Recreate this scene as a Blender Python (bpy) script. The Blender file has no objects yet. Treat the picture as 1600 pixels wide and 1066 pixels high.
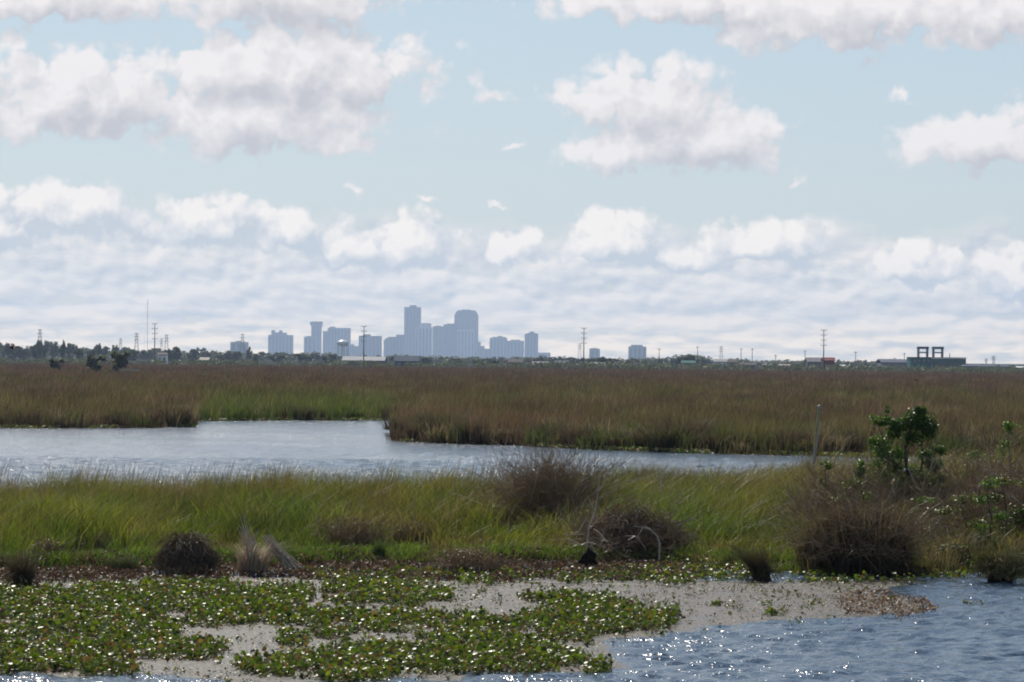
import bpy, bmesh, math, random
import numpy as np
from mathutils import Vector, Matrix

rng = np.random.default_rng(11)
random.seed(11)
scene = bpy.context.scene
COL = scene.collection
R = math.radians

# ------------------------------------------------------------------ camera
F = 6000.0            # focal length in pixels of the 1600 px wide photograph
CAMZ = 4.0
PITCH = 27 / F
ROLL = 0.0095
CAM_M = Matrix.Rotation(math.pi / 2 + PITCH, 3, 'X') @ Matrix.Rotation(ROLL, 3, 'Z')
cam_data = bpy.data.cameras.new('camera')
cam_data.sensor_width = 36
cam_data.lens = F / 1600 * 36
cam_data.clip_start = 1
cam_data.clip_end = 80000
cam = bpy.data.objects.new('camera', cam_data)
cam.matrix_world = Matrix.Translation((0, 0, CAMZ)) @ CAM_M.to_4x4()
COL.objects.link(cam)
scene.camera = cam

# ------------------------------------------------------------------ colour management / cycles
scene.render.engine = 'CYCLES'
scene.view_settings.view_transform = 'Standard'
scene.view_settings.look = 'None'
scene.view_settings.exposure = 0.0
scene.view_settings.gamma = 1.0
scene.view_settings.use_curve_mapping = False
scene.cycles.max_bounces = 6
scene.cycles.transparent_max_bounces = 12
scene.cycles.volume_bounces = 0
scene.cycles.filter_width = 1.9
scene.cycles.sample_clamp_direct = 25.0
scene.cycles.sample_clamp_indirect = 3.0

# ------------------------------------------------------------------ sun + sky
SUN_EL, SUN_AZ = R(39), R(-13)         # azimuth from +Y towards +X
SUN_DIR = Vector((math.sin(SUN_AZ) * math.cos(SUN_EL), math.cos(SUN_AZ) * math.cos(SUN_EL), math.sin(SUN_EL)))
sl = bpy.data.lights.new('sun', 'SUN')
sl.energy = 5.0
sl.angle = R(0.53)
sl.color = (1.0, 0.93, 0.81)
so = bpy.data.objects.new('sun', sl)
so.rotation_euler = SUN_DIR.to_track_quat('Z', 'Y').to_euler()
so.location = (0, 0, 60)
COL.objects.link(so)


class NG:
    """small helper to wire shader nodes"""
    def __init__(self, nt):
        self.nt = nt

    def n(self, typ, **kw):
        nd = self.nt.nodes.new(typ)
        for k, v in kw.items():
            setattr(nd, k, v)
        return nd

    def put(self, sock, v):
        if isinstance(v, bpy.types.NodeSocket):
            self.nt.links.new(v, sock)
        else:
            sock.default_value = v

    def m(self, op, a, b=None, c=None, clamp=False):
        nd = self.n('ShaderNodeMath', operation=op, use_clamp=clamp)
        self.put(nd.inputs[0], a)
        if b is not None:
            self.put(nd.inputs[1], b)
        if c is not None:
            self.put(nd.inputs[2], c)
        return nd.outputs[0]

    def v(self, op, a, b=None, c=None):
        nd = self.n('ShaderNodeVectorMath', operation=op)
        self.put(nd.inputs[0], a)
        if b is not None:
            self.put(nd.inputs[1], b)
        if c is not None:
            self.put(nd.inputs[2], c)
        return nd.outputs['Value'] if op in ('LENGTH', 'DOT_PRODUCT') else nd.outputs[0]

    def xyz(self, x, y, z=0.0):
        nd = self.n('ShaderNodeCombineXYZ')
        for i, s in enumerate((x, y, z)):
            self.put(nd.inputs[i], s)
        return nd.outputs[0]

    def sep(self, v):
        nd = self.n('ShaderNodeSeparateXYZ')
        self.put(nd.inputs[0], v)
        return nd.outputs

    def ss(self, x, lo, hi, a=0.0, b=1.0):
        nd = self.n('ShaderNodeMapRange', interpolation_type='SMOOTHSTEP')
        self.put(nd.inputs['Value'], x)
        self.put(nd.inputs['From Min'], lo)
        self.put(nd.inputs['From Max'], hi)
        self.put(nd.inputs['To Min'], a)
        self.put(nd.inputs['To Max'], b)
        return nd.outputs['Result']

    def noise(self, vec, scale, detail=4.0, rough=0.5, lac=2.0, color=False, dim='3D'):
        nd = self.n('ShaderNodeTexNoise', noise_dimensions=dim)
        if vec is not None:
            self.put(nd.inputs['Vector'], vec)
        nd.inputs['Scale'].default_value = scale
        nd.inputs['Detail'].default_value = detail
        nd.inputs['Roughness'].default_value = rough
        nd.inputs['Lacunarity'].default_value = lac
        return nd.outputs['Color'] if color else nd.outputs[0]

    def voro(self, vec, scale, detail=2.0, rough=0.5):
        nd = self.n('ShaderNodeTexVoronoi', voronoi_dimensions='2D', feature='F1')
        self.put(nd.inputs['Vector'], vec)
        nd.inputs['Scale'].default_value = scale
        nd.inputs['Detail'].default_value = detail
        nd.inputs['Roughness'].default_value = rough
        return nd.outputs['Distance']

    def mix(self, f, a, b, blend='MIX'):
        nd = self.n('ShaderNodeMix', data_type='RGBA', blend_type=blend)
        self.put(nd.inputs[0], f)
        self.put(nd.inputs[6], a if isinstance(a, bpy.types.NodeSocket) else (*a, 1))
        self.put(nd.inputs[7], b if isinstance(b, bpy.types.NodeSocket) else (*b, 1))
        return nd.outputs[2]


SKY_STRENGTH = 0.09
world = bpy.data.worlds.new('World')
scene.world = world
world.use_nodes = True
wt = world.node_tree
wt.nodes.clear()
g = NG(wt)
out = g.n('ShaderNodeOutputWorld')
bg = g.n('ShaderNodeBackground')
wt.links.new(bg.outputs[0], out.inputs[0])
sky = g.n('ShaderNodeTexSky', sky_type='NISHITA')
sky.sun_disc = False
sky.sun_elevation = SUN_EL
sky.sun_rotation = SUN_AZ % (2 * math.pi)
sky.air_density = 1.0
sky.dust_density = 0.4
sky.ozone_density = 1.6

# clouds live at infinity: every cloud is an ellipse in (azimuth, elevation), here in units of 1/6000 rad
E = [  # photograph pixel cx, cy, rx, ry
    (70, 8, 180, 46), (440, 10, 170, 66), (460, 128, 225, 66), (140, 168, 225, 72), (385, 205, 190, 60),
    (575, 215, 66, 26), (110, 245, 70, 28), (545, 302, 66, 26), (665, 322, 52, 17), (785, 322, 28, 11),
    (783, 160, 66, 22), (808, 232, 32, 14), (1000, 180, 125, 60), (1090, 235, 125, 60), (1175, 195, 66, 36),
    (965, 250, 90, 42), (1225, 303, 78, 25), (1100, 14, 250, 42), (1310, 40, 200, 62), (1510, 30, 130, 56),
    (1330, 98, 78, 26), (1420, 158, 54, 18), (1530, 243, 112, 52),
    (105, 350, 100, 46), (15, 360, 90, 48), (322, 365, 90, 46), (455, 378, 55, 42), (540, 400, 70, 38),
    (640, 392, 66, 42), (795, 396, 46, 32), (955, 385, 90, 42), (1060, 405, 66, 24), (1190, 392, 84, 42),
    (1440, 425, 96, 38), (1590, 445, 84, 38),
]
fg = bpy.data.node_groups.new('cloud_field', 'ShaderNodeTree')
fg.interface.new_socket('P', in_out='INPUT', socket_type='NodeSocketVector')
fg.interface.new_socket('Field', in_out='OUTPUT', socket_type='NodeSocketFloat')
h = NG(fg)
gi = h.n('NodeGroupInput')
go = h.n('NodeGroupOutput')
p0 = gi.outputs[0]
wn = h.noise(p0, 1 / 80, 4.0, 0.55, color=True, dim='2D')
warp = h.v('MULTIPLY', h.v('SUBTRACT', wn, (0.5, 0.5, 0.5)), (95, 64, 0))
pw = h.v('ADD', p0, warp)
acc = None
for (cx, cy, rx, ry) in E:
    u0 = cx - 800.0
    v0 = 560.0 - cy + ROLL * u0
    kx, ky = 1 / (rx * 1.04), 1 / (ry * 1.08)
    rel = h.v('MULTIPLY_ADD', pw, (kx, ky, 0), (-u0 * kx, -v0 * ky - 0.15, 0))
    ln = h.v('LENGTH', h.v('MAXIMUM', rel, h.v('MULTIPLY', rel, (-1.0, -1.45, 0))))
    if rx < 80 and cy < 335:
        ln = h.m('ADD', h.m('MULTIPLY', ln, 0.75), 0.88)
    acc = ln if acc is None else h.m('SMOOTH_MIN', acc, ln, 0.2)
fb = h.noise(p0, 1 / 105, 7.0, 0.54, dim='2D')
bl = h.voro(h.v('ADD', p0, h.v('SCALE', warp)), 1 / 52, 2.0, 0.55)
bl.node.inputs['Randomness'].default_value = 1.0
for nd_ in fg.nodes:
    if nd_.bl_idname == 'ShaderNodeVectorMath' and nd_.operation == 'SCALE':
        nd_.inputs['Scale'].default_value = 0.45
bill = h.m('SUBTRACT', 1.0, h.m('MULTIPLY', bl, bl))
fld = h.m('ADD', h.m('SUBTRACT', 1.30, acc), h.m('MULTIPLY', h.m('SUBTRACT', fb, 0.5), 1.15))
fld = h.m('ADD', fld, h.m('MULTIPLY', h.m('SUBTRACT', bill, 0.72), 0.38))
fg.links.new(fld, go.inputs[0])

tc = g.n('ShaderNodeTexCoord')
d = g.v('NORMALIZE', tc.outputs['Generated'])
dx, dy, dz = g.sep(d)
az = g.m('MULTIPLY', g.m('ARCTAN2', dx, dy), F)
el = g.m('MULTIPLY', g.m('ARCSINE', dz), F)
pv = g.xyz(az, el, 0.0)


def field(vec):
    nd = g.n('ShaderNodeGroup')
    nd.node_tree = fg
    g.put(nd.inputs[0], vec)
    return nd.outputs[0]


f0 = field(pv)
f1 = field(g.v('ADD', pv, (-20, 36, 0)))
inside = g.m('MULTIPLY', g.ss(g.m('ABSOLUTE', az), 860, 1150, 1.0, 0.0), g.ss(el, 600, 800, 1.0, 0.0))
# the same kind of broken cumulus goes on all round, seen on a flat layer overhead
q = g.v('DIVIDE', g.xyz(dx, dy, 0.0), g.xyz(g.m('ADD', g.m('ABSOLUTE', dz), 0.10), g.m('ADD', g.m('ABSOLUTE', dz), 0.10), 1.0))
gen0 = g.m('MULTIPLY', g.m('SUBTRACT', g.noise(q, 1.6, 6.0, 0.55, dim='2D'), 0.62), 5.0)
ff = g.m('ADD', g.m('MULTIPLY', f0, inside), g.m('MULTIPLY', gen0, g.m('SUBTRACT', 1.0, inside)))
dens = g.ss(ff, -0.10, 0.36)
lit = g.m('MULTIPLY', g.m('SUBTRACT', f0, f1), inside)
thick = g.ss(f0, 0.40, 1.15)
low = g.ss(el, 190, 330, 1.0, 0.0)
lit_hi = g.m('SUBTRACT', g.m('ADD', g.m('MULTIPLY', lit, 0.88), 0.60), g.m('MULTIPLY', g.m('MULTIPLY', thick, inside), 0.26), clamp=True)
lit_lo = g.m('ADD', g.m('MULTIPLY', lit, 1.10), 0.10, clamp=True)
ccol = g.mix(low, g.mix(lit_hi, (0.575, 0.565, 0.60), (0.95, 0.90, 0.885)), g.mix(lit_lo, (0.60, 0.645, 0.695), (1.10, 1.02, 0.935)))
# layered bank of small cumulus near the horizon, all round
topn = g.noise(g.xyz(g.m('DIVIDE', az, 140), 0.0, 0.0), 1.0, 3.0, 0.5, dim='2D')


def bank_f(a_, e_):
    # rows of small cumulus, closer together towards the horizon
    r_ = g.m('MULTIPLY', g.m('LOGARITHM', g.m('ADD', 1.0, g.m('DIVIDE', g.m('MAXIMUM', e_, 0.0), 45.0)), 2.71828), 1.55)
    n1_ = g.noise(g.xyz(g.m('DIVIDE', a_, 180), g.m('MULTIPLY', r_, 1.75), 3.0), 1.0, 9.0, 0.62, dim='2D')
    v1_ = g.voro(g.xyz(g.m('DIVIDE', a_, 100), g.m('MULTIPLY', r_, 1.9), 0.0), 1.0, 2.0, 0.55)
    return g.m('SUBTRACT', g.m('MULTIPLY', n1_, 1.6), g.m('MULTIPLY', g.m('MULTIPLY', v1_, v1_), 0.42))


b0 = bank_f(az, el)
b1 = bank_f(g.m('SUBTRACT', az, 9.0), g.m('ADD', el, 10.0))
bank = g.ss(g.m('SUBTRACT', el, g.m('MULTIPLY', topn, 120)), 105, 165, 1.0, 0.0)
bank_d = g.m('MULTIPLY', bank, g.ss(b0, -0.10, 0.26))
blit = g.m('ADD', g.m('MULTIPLY', g.m('SUBTRACT', b0, b1), 1.25), 0.62, clamp=True)
bcol = g.mix(blit, (0.545, 0.60, 0.655), (1.02, 0.95, 0.87))
bcol = g.mix(g.ss(el, 0, 130, 1.0, 0.0), bcol, (1.46, 1.26, 0.98), 'MULTIPLY')
base = g.v('SCALE', sky.outputs[0])
base.node.inputs['Scale'].default_value = SKY_STRENGTH
# thin high veil pales the blue, as in the photograph
base2 = g.mix(g.ss(el, 700, 2600, 0.62, 0.06), base, (0.43, 0.545, 0.68))
base2 = g.mix(g.ss(el, 0, 160, 1.0, 0.0), base2, (1.35, 1.2, 1.0), 'MULTIPLY')
c1 = g.mix(bank_d, base2, bcol)
c2 = g.mix(g.m('MULTIPLY', dens, 0.93), c1, ccol)
wt.links.new(c2, bg.inputs[0])
bg.inputs[1].default_value = 1.0
world.cycles.sampling_method = 'MANUAL'
world.cycles.sample_map_resolution = 512

# ------------------------------------------------------------------ projection helpers


def P(px, py, dist):
    """world point seen at photograph pixel (px, py) whose forward distance is dist"""
    v = CAM_M @ Vector(((px - 800) / F, (533 - py) / F, -1))
    s = dist / v.y
    return Vector((v.x * s, dist, CAMZ + v.z * s))


def G(px, py, z=0.0):
    v = CAM_M @ Vector(((px - 800) / F, (533 - py) / F, -1))
    s = (z - CAMZ) / v.z
    return Vector((v.x * s, v.y * s, z))


MI = np.array(CAM_M.transposed())


def pix(x, y, z):
    p = np.stack([x, y, z - CAMZ], -1) @ MI.T
    return 800 + F * p[..., 0] / -p[..., 2], 533 - F * p[..., 1] / -p[..., 2]


def inpoly(px, py, poly):
    r = np.zeros(px.shape, bool)
    n = len(poly)
    for i in range(n):
        x1, y1 = poly[i]
        x2, y2 = poly[(i + 1) % n]
        if y1 == y2:
            continue
        c = ((y1 > py) != (y2 > py)) & (px < (x2 - x1) * (py - y1) / (y2 - y1) + x1)
        r ^= c
    return r


def vnoise(x, y, seed=0):
    xi = np.floor(x).astype(np.int64)
    yi = np.floor(y).astype(np.int64)
    fx, fy = x - xi, y - yi
    fx = fx * fx * (3 - 2 * fx)
    fy = fy * fy * (3 - 2 * fy)

    def hsh(a, b):
        k = (a * 374761393 + b * 668265263 + seed * 1442695041) & 0x7fffffff
        k = ((k ^ (k >> 13)) * 1274126177) & 0x7fffffff
        return ((k ^ (k >> 16)) & 0xffff) / 65535.0
    return (hsh(xi, yi) * (1 - fx) + hsh(xi + 1, yi) * fx) * (1 - fy) + (hsh(xi, yi + 1) * (1 - fx) + hsh(xi + 1, yi + 1) * fx) * fy


def fbm(x, y, seed=0, o=4):
    s, a, t = 0, 1.0, 0
    for i in range(o):
        s = s + a * vnoise(x * 2 ** i, y * 2 ** i, seed + i)
        t += a
        a *= 0.5
    return s / t


def sstep(lo, hi, x):
    t = np.clip((x - lo) / (hi - lo), 0, 1)
    return t * t * (3 - 2 * t)


# ------------------------------------------------------------------ object helpers
def tag(o, label=None, cat=None, group=None, kind=None):
    if label: o['label'] = label
    if cat: o['category'] = cat
    if group: o['group'] = group
    if kind: o['kind'] = kind
    return o


def empty(name, loc, label, cat, group=None, rz=0):
    o = bpy.data.objects.new(name, None)
    o.empty_display_size = 0.3
    o.location = loc
    o.rotation_euler = (0, 0, rz)
    COL.objects.link(o)
    return tag(o, label, cat, group)


def link(name, me, parent=None, loc=None):
    o = bpy.data.objects.new(name, me)
    COL.objects.link(o)
    if parent is not None:
        o.parent = parent
    if loc is not None:
        o.location = loc
    return o


def copy_tree(o, parent=None):
    c = o.copy()
    COL.objects.link(c)
    if parent is not None:
        c.parent = parent
    for ch in list(o.children):
        copy_tree(ch, c)
    return c


def tri_mesh(name, verts, tris, mat, cols=None, smooth=False):
    verts = np.ascontiguousarray(verts, np.float32).reshape(-1, 3)
    tris = np.ascontiguousarray(tris, np.int32).reshape(-1, 3)
    me = bpy.data.meshes.new(name)
    me.vertices.add(len(verts))
    me.vertices.foreach_set('co', verts.ravel())
    me.loops.add(tris.size)
    me.loops.foreach_set('vertex_index', tris.ravel())
    me.polygons.add(len(tris))
    me.polygons.foreach_set('loop_start', np.arange(0, tris.size, 3, dtype=np.int32))
    if smooth:
        me.polygons.foreach_set('use_smooth', np.ones(len(tris), bool))
    if cols is not None:
        ca = me.color_attributes.new('col', 'FLOAT_COLOR', 'POINT')
        c4 = np.ones((len(verts), 4), np.float32)
        c4[:, :3] = np.asarray(cols, np.float32).reshape(-1, 3)
        ca.data.foreach_set('color', c4.ravel())
    me.update(calc_edges=True)
    me.validate()
    if mat: me.materials.append(mat)
    return me


class MB:
    """collects boxes, tubes and faces of one part"""
    def __init__(self):
        self.v, self.f = [], []

    def add(self, vs, fs):
        b = len(self.v)
        self.v += [tuple(v) for v in vs]
        self.f += [tuple(i + b for i in f) for f in fs]

    def box(self, x0, x1, y0, y1, z0, z1):
        self.add([(x0, y0, z0), (x1, y0, z0), (x1, y1, z0), (x0, y1, z0), (x0, y0, z1), (x1, y0, z1), (x1, y1, z1), (x0, y1, z1)],
                 [(0, 3, 2, 1), (4, 5, 6, 7), (0, 1, 5, 4), (1, 2, 6, 5), (2, 3, 7, 6), (3, 0, 4, 7)])

    def tube(self, pts, radii, n=3, cap=True):
        pts = [Vector(p) for p in pts]
        base = len(self.v)
        for i, p in enumerate(pts):
            t = (pts[min(i + 1, len(pts) - 1)] - pts[max(i - 1, 0)])
            t = t.normalized() if t.length > 1e-9 else Vector((0, 0, 1))
            a = t.cross(Vector((0.31, 0.93, 0.19)))
            a = a.normalized() if a.length > 1e-6 else Vector((1, 0, 0))
            b = t.cross(a)
            for k in range(n):
                an = 2 * math.pi * k / n
                q = p + (a * math.cos(an) + b * math.sin(an)) * radii[i]
                self.v.append(tuple(q))
        for i in range(len(pts) - 1):
            for k in range(n):
                k2 = (k + 1) % n
                self.f.append((base + i * n + k, base + i * n + k2, base + (i + 1) * n + k2, base + (i + 1) * n + k))
        if cap:
            self.f.append(tuple(base + k for k in range(n))[::-1])
            self.f.append(tuple(base + (len(pts) - 1) * n + k for k in range(n)))

    def lathe(self, prof, n=20, c=(0, 0, 0)):
        base = len(self.v)
        for r, z in prof:
            for k in range(n):
                an = 2 * math.pi * k / n
                self.v.append((c[0] + r * math.cos(an), c[1] + r * math.sin(an), c[2] + z))
        for i in range(len(prof) - 1):
            for k in range(n):
                k2 = (k + 1) % n
                self.f.append((base + i * n + k, base + i * n + k2, base + (i + 1) * n + k2, base + (i + 1) * n + k))
        self.f.append(tuple(base + k for k in range(n))[::-1])
        self.f.append(tuple(base + (len(prof) - 1) * n + k for k in range(n)))

    def mesh(self, name, mat, smooth=False):
        me = bpy.data.meshes.new(name)
        me.from_pydata(self.v, [], self.f)
        me.update()
        if smooth:
            me.polygons.foreach_set('use_smooth', np.ones(len(me.polygons), bool))
        me.materials.append(mat)
        return me

    def build(self, name, mat, parent=None, loc=None, smooth=False):
        return link(name, self.mesh(name, mat, smooth), parent, loc)


# ------------------------------------------------------------------ materials
def mat_plain(name, col, rough=0.7, var=0.25, scale=4.0, spec=0.4, metal=0.0, coord='Object'):
    m = bpy.data.materials.new(name)
    m.use_nodes = True
    nt = m.node_tree
    b = nt.nodes['Principled BSDF']
    k = NG(nt)
    t = k.n('ShaderNodeTexCoord')
    ns = k.noise(t.outputs[coord], scale, 5.0, 0.6)
    c = k.mix(k.ss(ns, 0.3, 0.7), tuple(x * (1 - var) for x in col), tuple(min(1, x * (1 + var)) for x in col))
    nt.links.new(c, b.inputs['Base Color'])
    b.inputs['Roughness'].default_value = rough
    b.inputs['Specular IOR Level'].default_value = spec
    b.inputs['Metallic'].default_value = metal
    return m


def mat_leaf(name, trans=0.35, rough=0.45, spec=0.4, coat=0.0, tint=(1.25, 1.3, 0.75)):
    """thin foliage: own colour from the blade's colour attribute, light passes through"""
    m = bpy.data.materials.new(name)
    m.use_nodes = True
    nt = m.node_tree
    b = nt.nodes['Principled BSDF']
    k = NG(nt)
    at = k.n('ShaderNodeAttribute', attribute_name='col')
    nt.links.new(at.outputs['Color'], b.inputs['Base Color'])
    b.inputs['Roughness'].default_value = rough
    b.inputs['Specular IOR Level'].default_value = spec
    b.inputs['Coat Weight'].default_value = coat
    b.inputs['Coat Roughness'].default_value = 0.15
    tr = k.n('ShaderNodeBsdfTranslucent')
    tc_ = k.mix(1.0, at.outputs['Color'], tint, 'MULTIPLY')
    nt.links.new(tc_, tr.inputs[0])
    mx = k.n('ShaderNodeMixShader')
    mx.inputs[0].default_value = trans
    nt.links.new(b.outputs[0], mx.inputs[1])
    nt.links.new(tr.outputs[0], mx.inputs[2])
    nt.links.new(mx.outputs[0], nt.nodes['Material Output'].inputs[0])
    return m


M_GRASS = mat_leaf('grass_blades', 0.42, 0.5, 0.28)
M_MARSH = mat_leaf('marsh_grass_blades', 0.36, 0.6, 0.2, 0.0, (1.18, 1.12, 0.85))
M_HYA = mat_leaf('hyacinth_leaf', 0.42, 0.42, 0.36, 0.0)
M_DEADLEAF = mat_leaf('dead_leaf', 0.32, 0.55, 0.25, 0.0, (1.1, 1.0, 0.9))
M_DRY = mat_leaf('dry_strands', 0.28, 0.85, 0.08, 0.0, (1.1, 1.0, 0.9))
M_LEAF = mat_leaf('shrub_leaf', 0.38, 0.48, 0.3)
M_TREE = mat_leaf('tree_leaf', 0.35, 0.6, 0.3)
M_TWIG = mat_plain('dead_twigs', (0.24, 0.165, 0.095), 0.8, 0.4, 9.0, 0.2)
M_DARKTWIG = mat_plain('dark_twigs', (0.14, 0.098, 0.060), 0.85, 0.4, 9.0, 0.15)
M_PALE = mat_plain('bleached_wood', (0.44, 0.37, 0.29), 0.6, 0.25, 14.0)
M_BARK = mat_plain('bark', (0.07, 0.055, 0.04), 0.8, 0.4, 12.0)
M_STUMP_HOLLOW = mat_plain('stump_and_hollow_black', (0.016, 0.012, 0.010), 0.95, 0.4, 8.0, 0.05)  # stump's own black; also paints the shade inside the right hand hollow
M_PVC = mat_plain('white_plastic_pipe', (0.27, 0.255, 0.235), 0.4, 0.15, 6.0)
M_YEL = mat_plain('algae_yellow', (0.33, 0.30, 0.09), 0.6, 0.25, 12.0)
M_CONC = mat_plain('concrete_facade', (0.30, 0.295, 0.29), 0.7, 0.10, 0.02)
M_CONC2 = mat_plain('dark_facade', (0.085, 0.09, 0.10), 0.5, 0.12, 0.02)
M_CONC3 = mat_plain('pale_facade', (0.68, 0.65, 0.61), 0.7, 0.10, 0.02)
M_GLASSB = mat_plain('office_glass', (0.15, 0.155, 0.17), 0.5, 0.2, 0.05, 0.5)
M_STEEL = mat_plain('weathered_steel', (0.20, 0.205, 0.21), 0.6, 0.2, 2.0, 0.4, 0.3)
M_WHITE = mat_plain('white_paint', (0.75, 0.75, 0.74), 0.4, 0.06, 0.5)
M_ROOFW = mat_plain('pale_metal_roof', (0.30, 0.30, 0.31), 0.8, 0.12, 0.4, 0.1)
M_GREEN = mat_plain('green_cladding', (0.02, 0.13, 0.12), 0.8, 0.2, 0.3, 0.08)
M_DGREEN = mat_plain('dark_green_cladding', (0.018, 0.085, 0.08), 0.5, 0.2, 0.3)
M_RED = mat_plain('red_cladding', (0.17, 0.022, 0.025), 0.8, 0.2, 0.3, 0.08)
M_GREYW = mat_plain('grey_cladding', (0.22, 0.21, 0.22), 0.8, 0.15, 0.3, 0.08)
M_DBLUE = mat_plain('slate_cladding', (0.06, 0.075, 0.12), 0.8, 0.15, 0.2, 0.08)
M_TAN = mat_plain('tan_siding', (0.33, 0.28, 0.23), 0.7, 0.12, 0.6, 0.08)
M_ROOFD = mat_plain('dark_shingle', (0.07, 0.06, 0.065), 0.8, 0.2, 0.8, 0.08)
M_BIRD = mat_plain('dark_plumage', (0.018, 0.017, 0.018), 0.8, 0.4, 18.0, 0.1)

# ------------------------------------------------------------------ terrain


def curve(pts):
    a, dd = [], []
    for px, py in pts:
        w = G(px, py)
        a.append(w.x / w.y)
        dd.append(w.y)
    return np.array(a), np.array(dd)


FRONT = curve([(-500, 893), (0, 896), (250, 891), (500, 884), (760, 880), (1000, 882), (1200, 892), (1300, 902), (1430, 902), (1500, 894), (1600, 896), (2100, 900)])
BACKA = (np.array([-500, 0, 400, 800, 1200, 1330, 1600, 2100]) - 800) / F
BACKD = np.array([92, 92, 94.5, 99.5, 109, 116, 128, 134.0])
FAR = curve([(-500, 670), (0, 669), (200, 669), (304, 667), (314, 658), (450, 656.5), (606, 657.5), (612, 689), (650, 692), (800, 697), (950, 703), (1100, 708.5), (1330, 714), (1600, 716), (2100, 718)])


def s_near(x, y):
    a = x / np.maximum(y, 1)
    wob = (fbm(x * 0.5, y * 0.5, 5, 3) - 0.5) * 1.6
    return np.minimum(y - np.interp(a, *FRONT) + wob, np.interp(a, BACKA, BACKD) - y + wob)


def s_far(x, y):
    a = x / np.maximum(y, 1)
    wob = (fbm(x * 0.25, y * 0.12, 9, 3) - 0.5) * 6
    return y - np.interp(a, *FAR) + wob


def ground_h(x, y):
    s = np.maximum(s_near(x, y), s_far(x, y))
    return -0.6 + 0.78 * sstep(-1.6, 1.0, s) + 0.10 * (fbm(x * 0.3, y * 0.3, 2, 3) - 0.5)


def grid_mesh(name, xs, ys, zs, mat, smooth=True):
    nr, nc = xs.shape
    idx = np.arange(nr * nc).reshape(nr, nc)
    a, b, c, dd = idx[:-1, :-1].ravel(), idx[:-1, 1:].ravel(), idx[1:, 1:].ravel(), idx[1:, :-1].ravel()
    tr = np.concatenate([np.stack([a, b, c], 1), np.stack([a, c, dd], 1)])
    return tri_mesh(name, np.stack([xs, ys, zs], -1), tr, mat, smooth=smooth)


def mat_ground():
    m = bpy.data.materials.new('marsh_soil')
    m.use_nodes = True
    nt = m.node_tree
    b = nt.nodes['Principled BSDF']
    k = NG(nt)
    ge = k.n('ShaderNodeNewGeometry')
    ps = k.sep(ge.outputs['Position'])
    n1 = k.noise(ge.outputs['Position'], 0.9, 6, 0.6)
    n2 = k.noise(ge.outputs['Position'], 0.02, 5, 0.6)
    near = k.mix(k.ss(n1, 0.35, 0.65), (0.028, 0.022, 0.014), (0.05, 0.042, 0.02))
    far = k.mix(k.ss(n2, 0.35, 0.65), (0.05, 0.038, 0.028), (0.045, 0.04, 0.024))
    town = k.mix(k.ss(n2, 0.4, 0.6), (0.04, 0.05, 0.028), (0.055, 0.052, 0.04))
    c = k.mix(k.ss(ps[1], 160, 330), near, far)
    c = k.mix(k.ss(ps[1], 1320, 1420), c, town)
    nt.links.new(c, b.inputs['Base Color'])
    b.inputs['Roughness'].default_value = 1.0
    b.inputs['Specular IOR Level'].default_value = 0.0
    bp = k.n('ShaderNodeBump')
    bp.inputs['Distance'].default_value = 0.1
    nt.links.new(n1, bp.inputs['Height'])
    nt.links.new(bp.outputs[0], b.inputs['Normal'])
    return m


rows = np.concatenate([np.linspace(-340, 44, 14), np.geomspace(46, 300, 170), np.geomspace(306, 17000, 50)])
tt = np.concatenate([np.linspace(-1, -0.42, 10), np.linspace(-0.40, 0.40, 140), np.linspace(0.42, 1, 10)])
yy = np.repeat(rows[:, None], len(tt), 1)
xx = tt[None, :] * (30 + 0.36 * np.maximum(yy, 40))
xx[:14] = tt[None, :] * 300
zz = ground_h(xx, yy)
zz = np.where(yy > 1300, 0.35, zz)
link('ground', grid_mesh('ground', xx, yy, zz, mat_ground()))['kind'] = 'structure'

# ------------------------------------------------------------------ water
HYA_POLY = [  # photograph pixels, water hyacinth mats
    [(-60, 914), (60, 918), (180, 912), (300, 908), (440, 914), (490, 918), (484, 935), (476, 945), (520, 952), (600, 952), (600, 985), (540, 985), (470, 974),
     (400, 968), (340, 973), (282, 972), (272, 1000), (262, 1022), (212, 1030), (204, 1048), (100, 1054), (-60, 1053)],
    [(262, 996), (330, 998), (365, 1010), (350, 1032), (262, 1028)],
    [(500, 908), (560, 903), (650, 914), (702, 918), (704, 936), (650, 942), (560, 938), (500, 940)],
    [(590, 951), (725, 958), (800, 962), (860, 945), (1000, 950), (1058, 950), (1062, 965), (1040, 978), (960, 984), (912, 990), (930, 1002), (870, 1004),
     (905, 1020), (958, 1034), (950, 1044), (860, 1046), (800, 1048), (640, 1046), (600, 1058), (500, 1062), (430, 1052), (366, 1040), (372, 1024), (460, 1020), (560, 1004), (640, 996), (690, 990), (590, 988)],
    [(810, 928), (900, 924), (980, 938), (1000, 952), (860, 950)],
    [(440, 985), (476, 992), (474, 1008), (440, 1004)], [(486, 980), (545, 985), (540, 1000), (494, 996)],
]
HYA_BANK = [
    [(470, 892), (600, 890), (760, 893), (880, 896), (1000, 888), (1100, 882), (1120, 900), (1060, 912), (900, 908), (760, 912), (600, 908), (480, 902)],
    [(1030, 872), (1240, 872), (1260, 900), (1160, 905), (1030, 903)],
    [(1220, 886), (1330, 893), (1440, 896), (1442, 908), (1300, 910), (1220, 907)],
    [(1420, 880), (1600, 885), (1660, 890), (1660, 905), (1440, 903)],
]
SCUM = [(-60, 895), (1446, 908), (1340, 926), (1450, 938), (1450, 952), (1330, 962), (1060, 984), (930, 1004), (975, 1038), (900, 1048), (620, 1060), (420, 1066), (200, 1052), (-60, 1050)]


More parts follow.
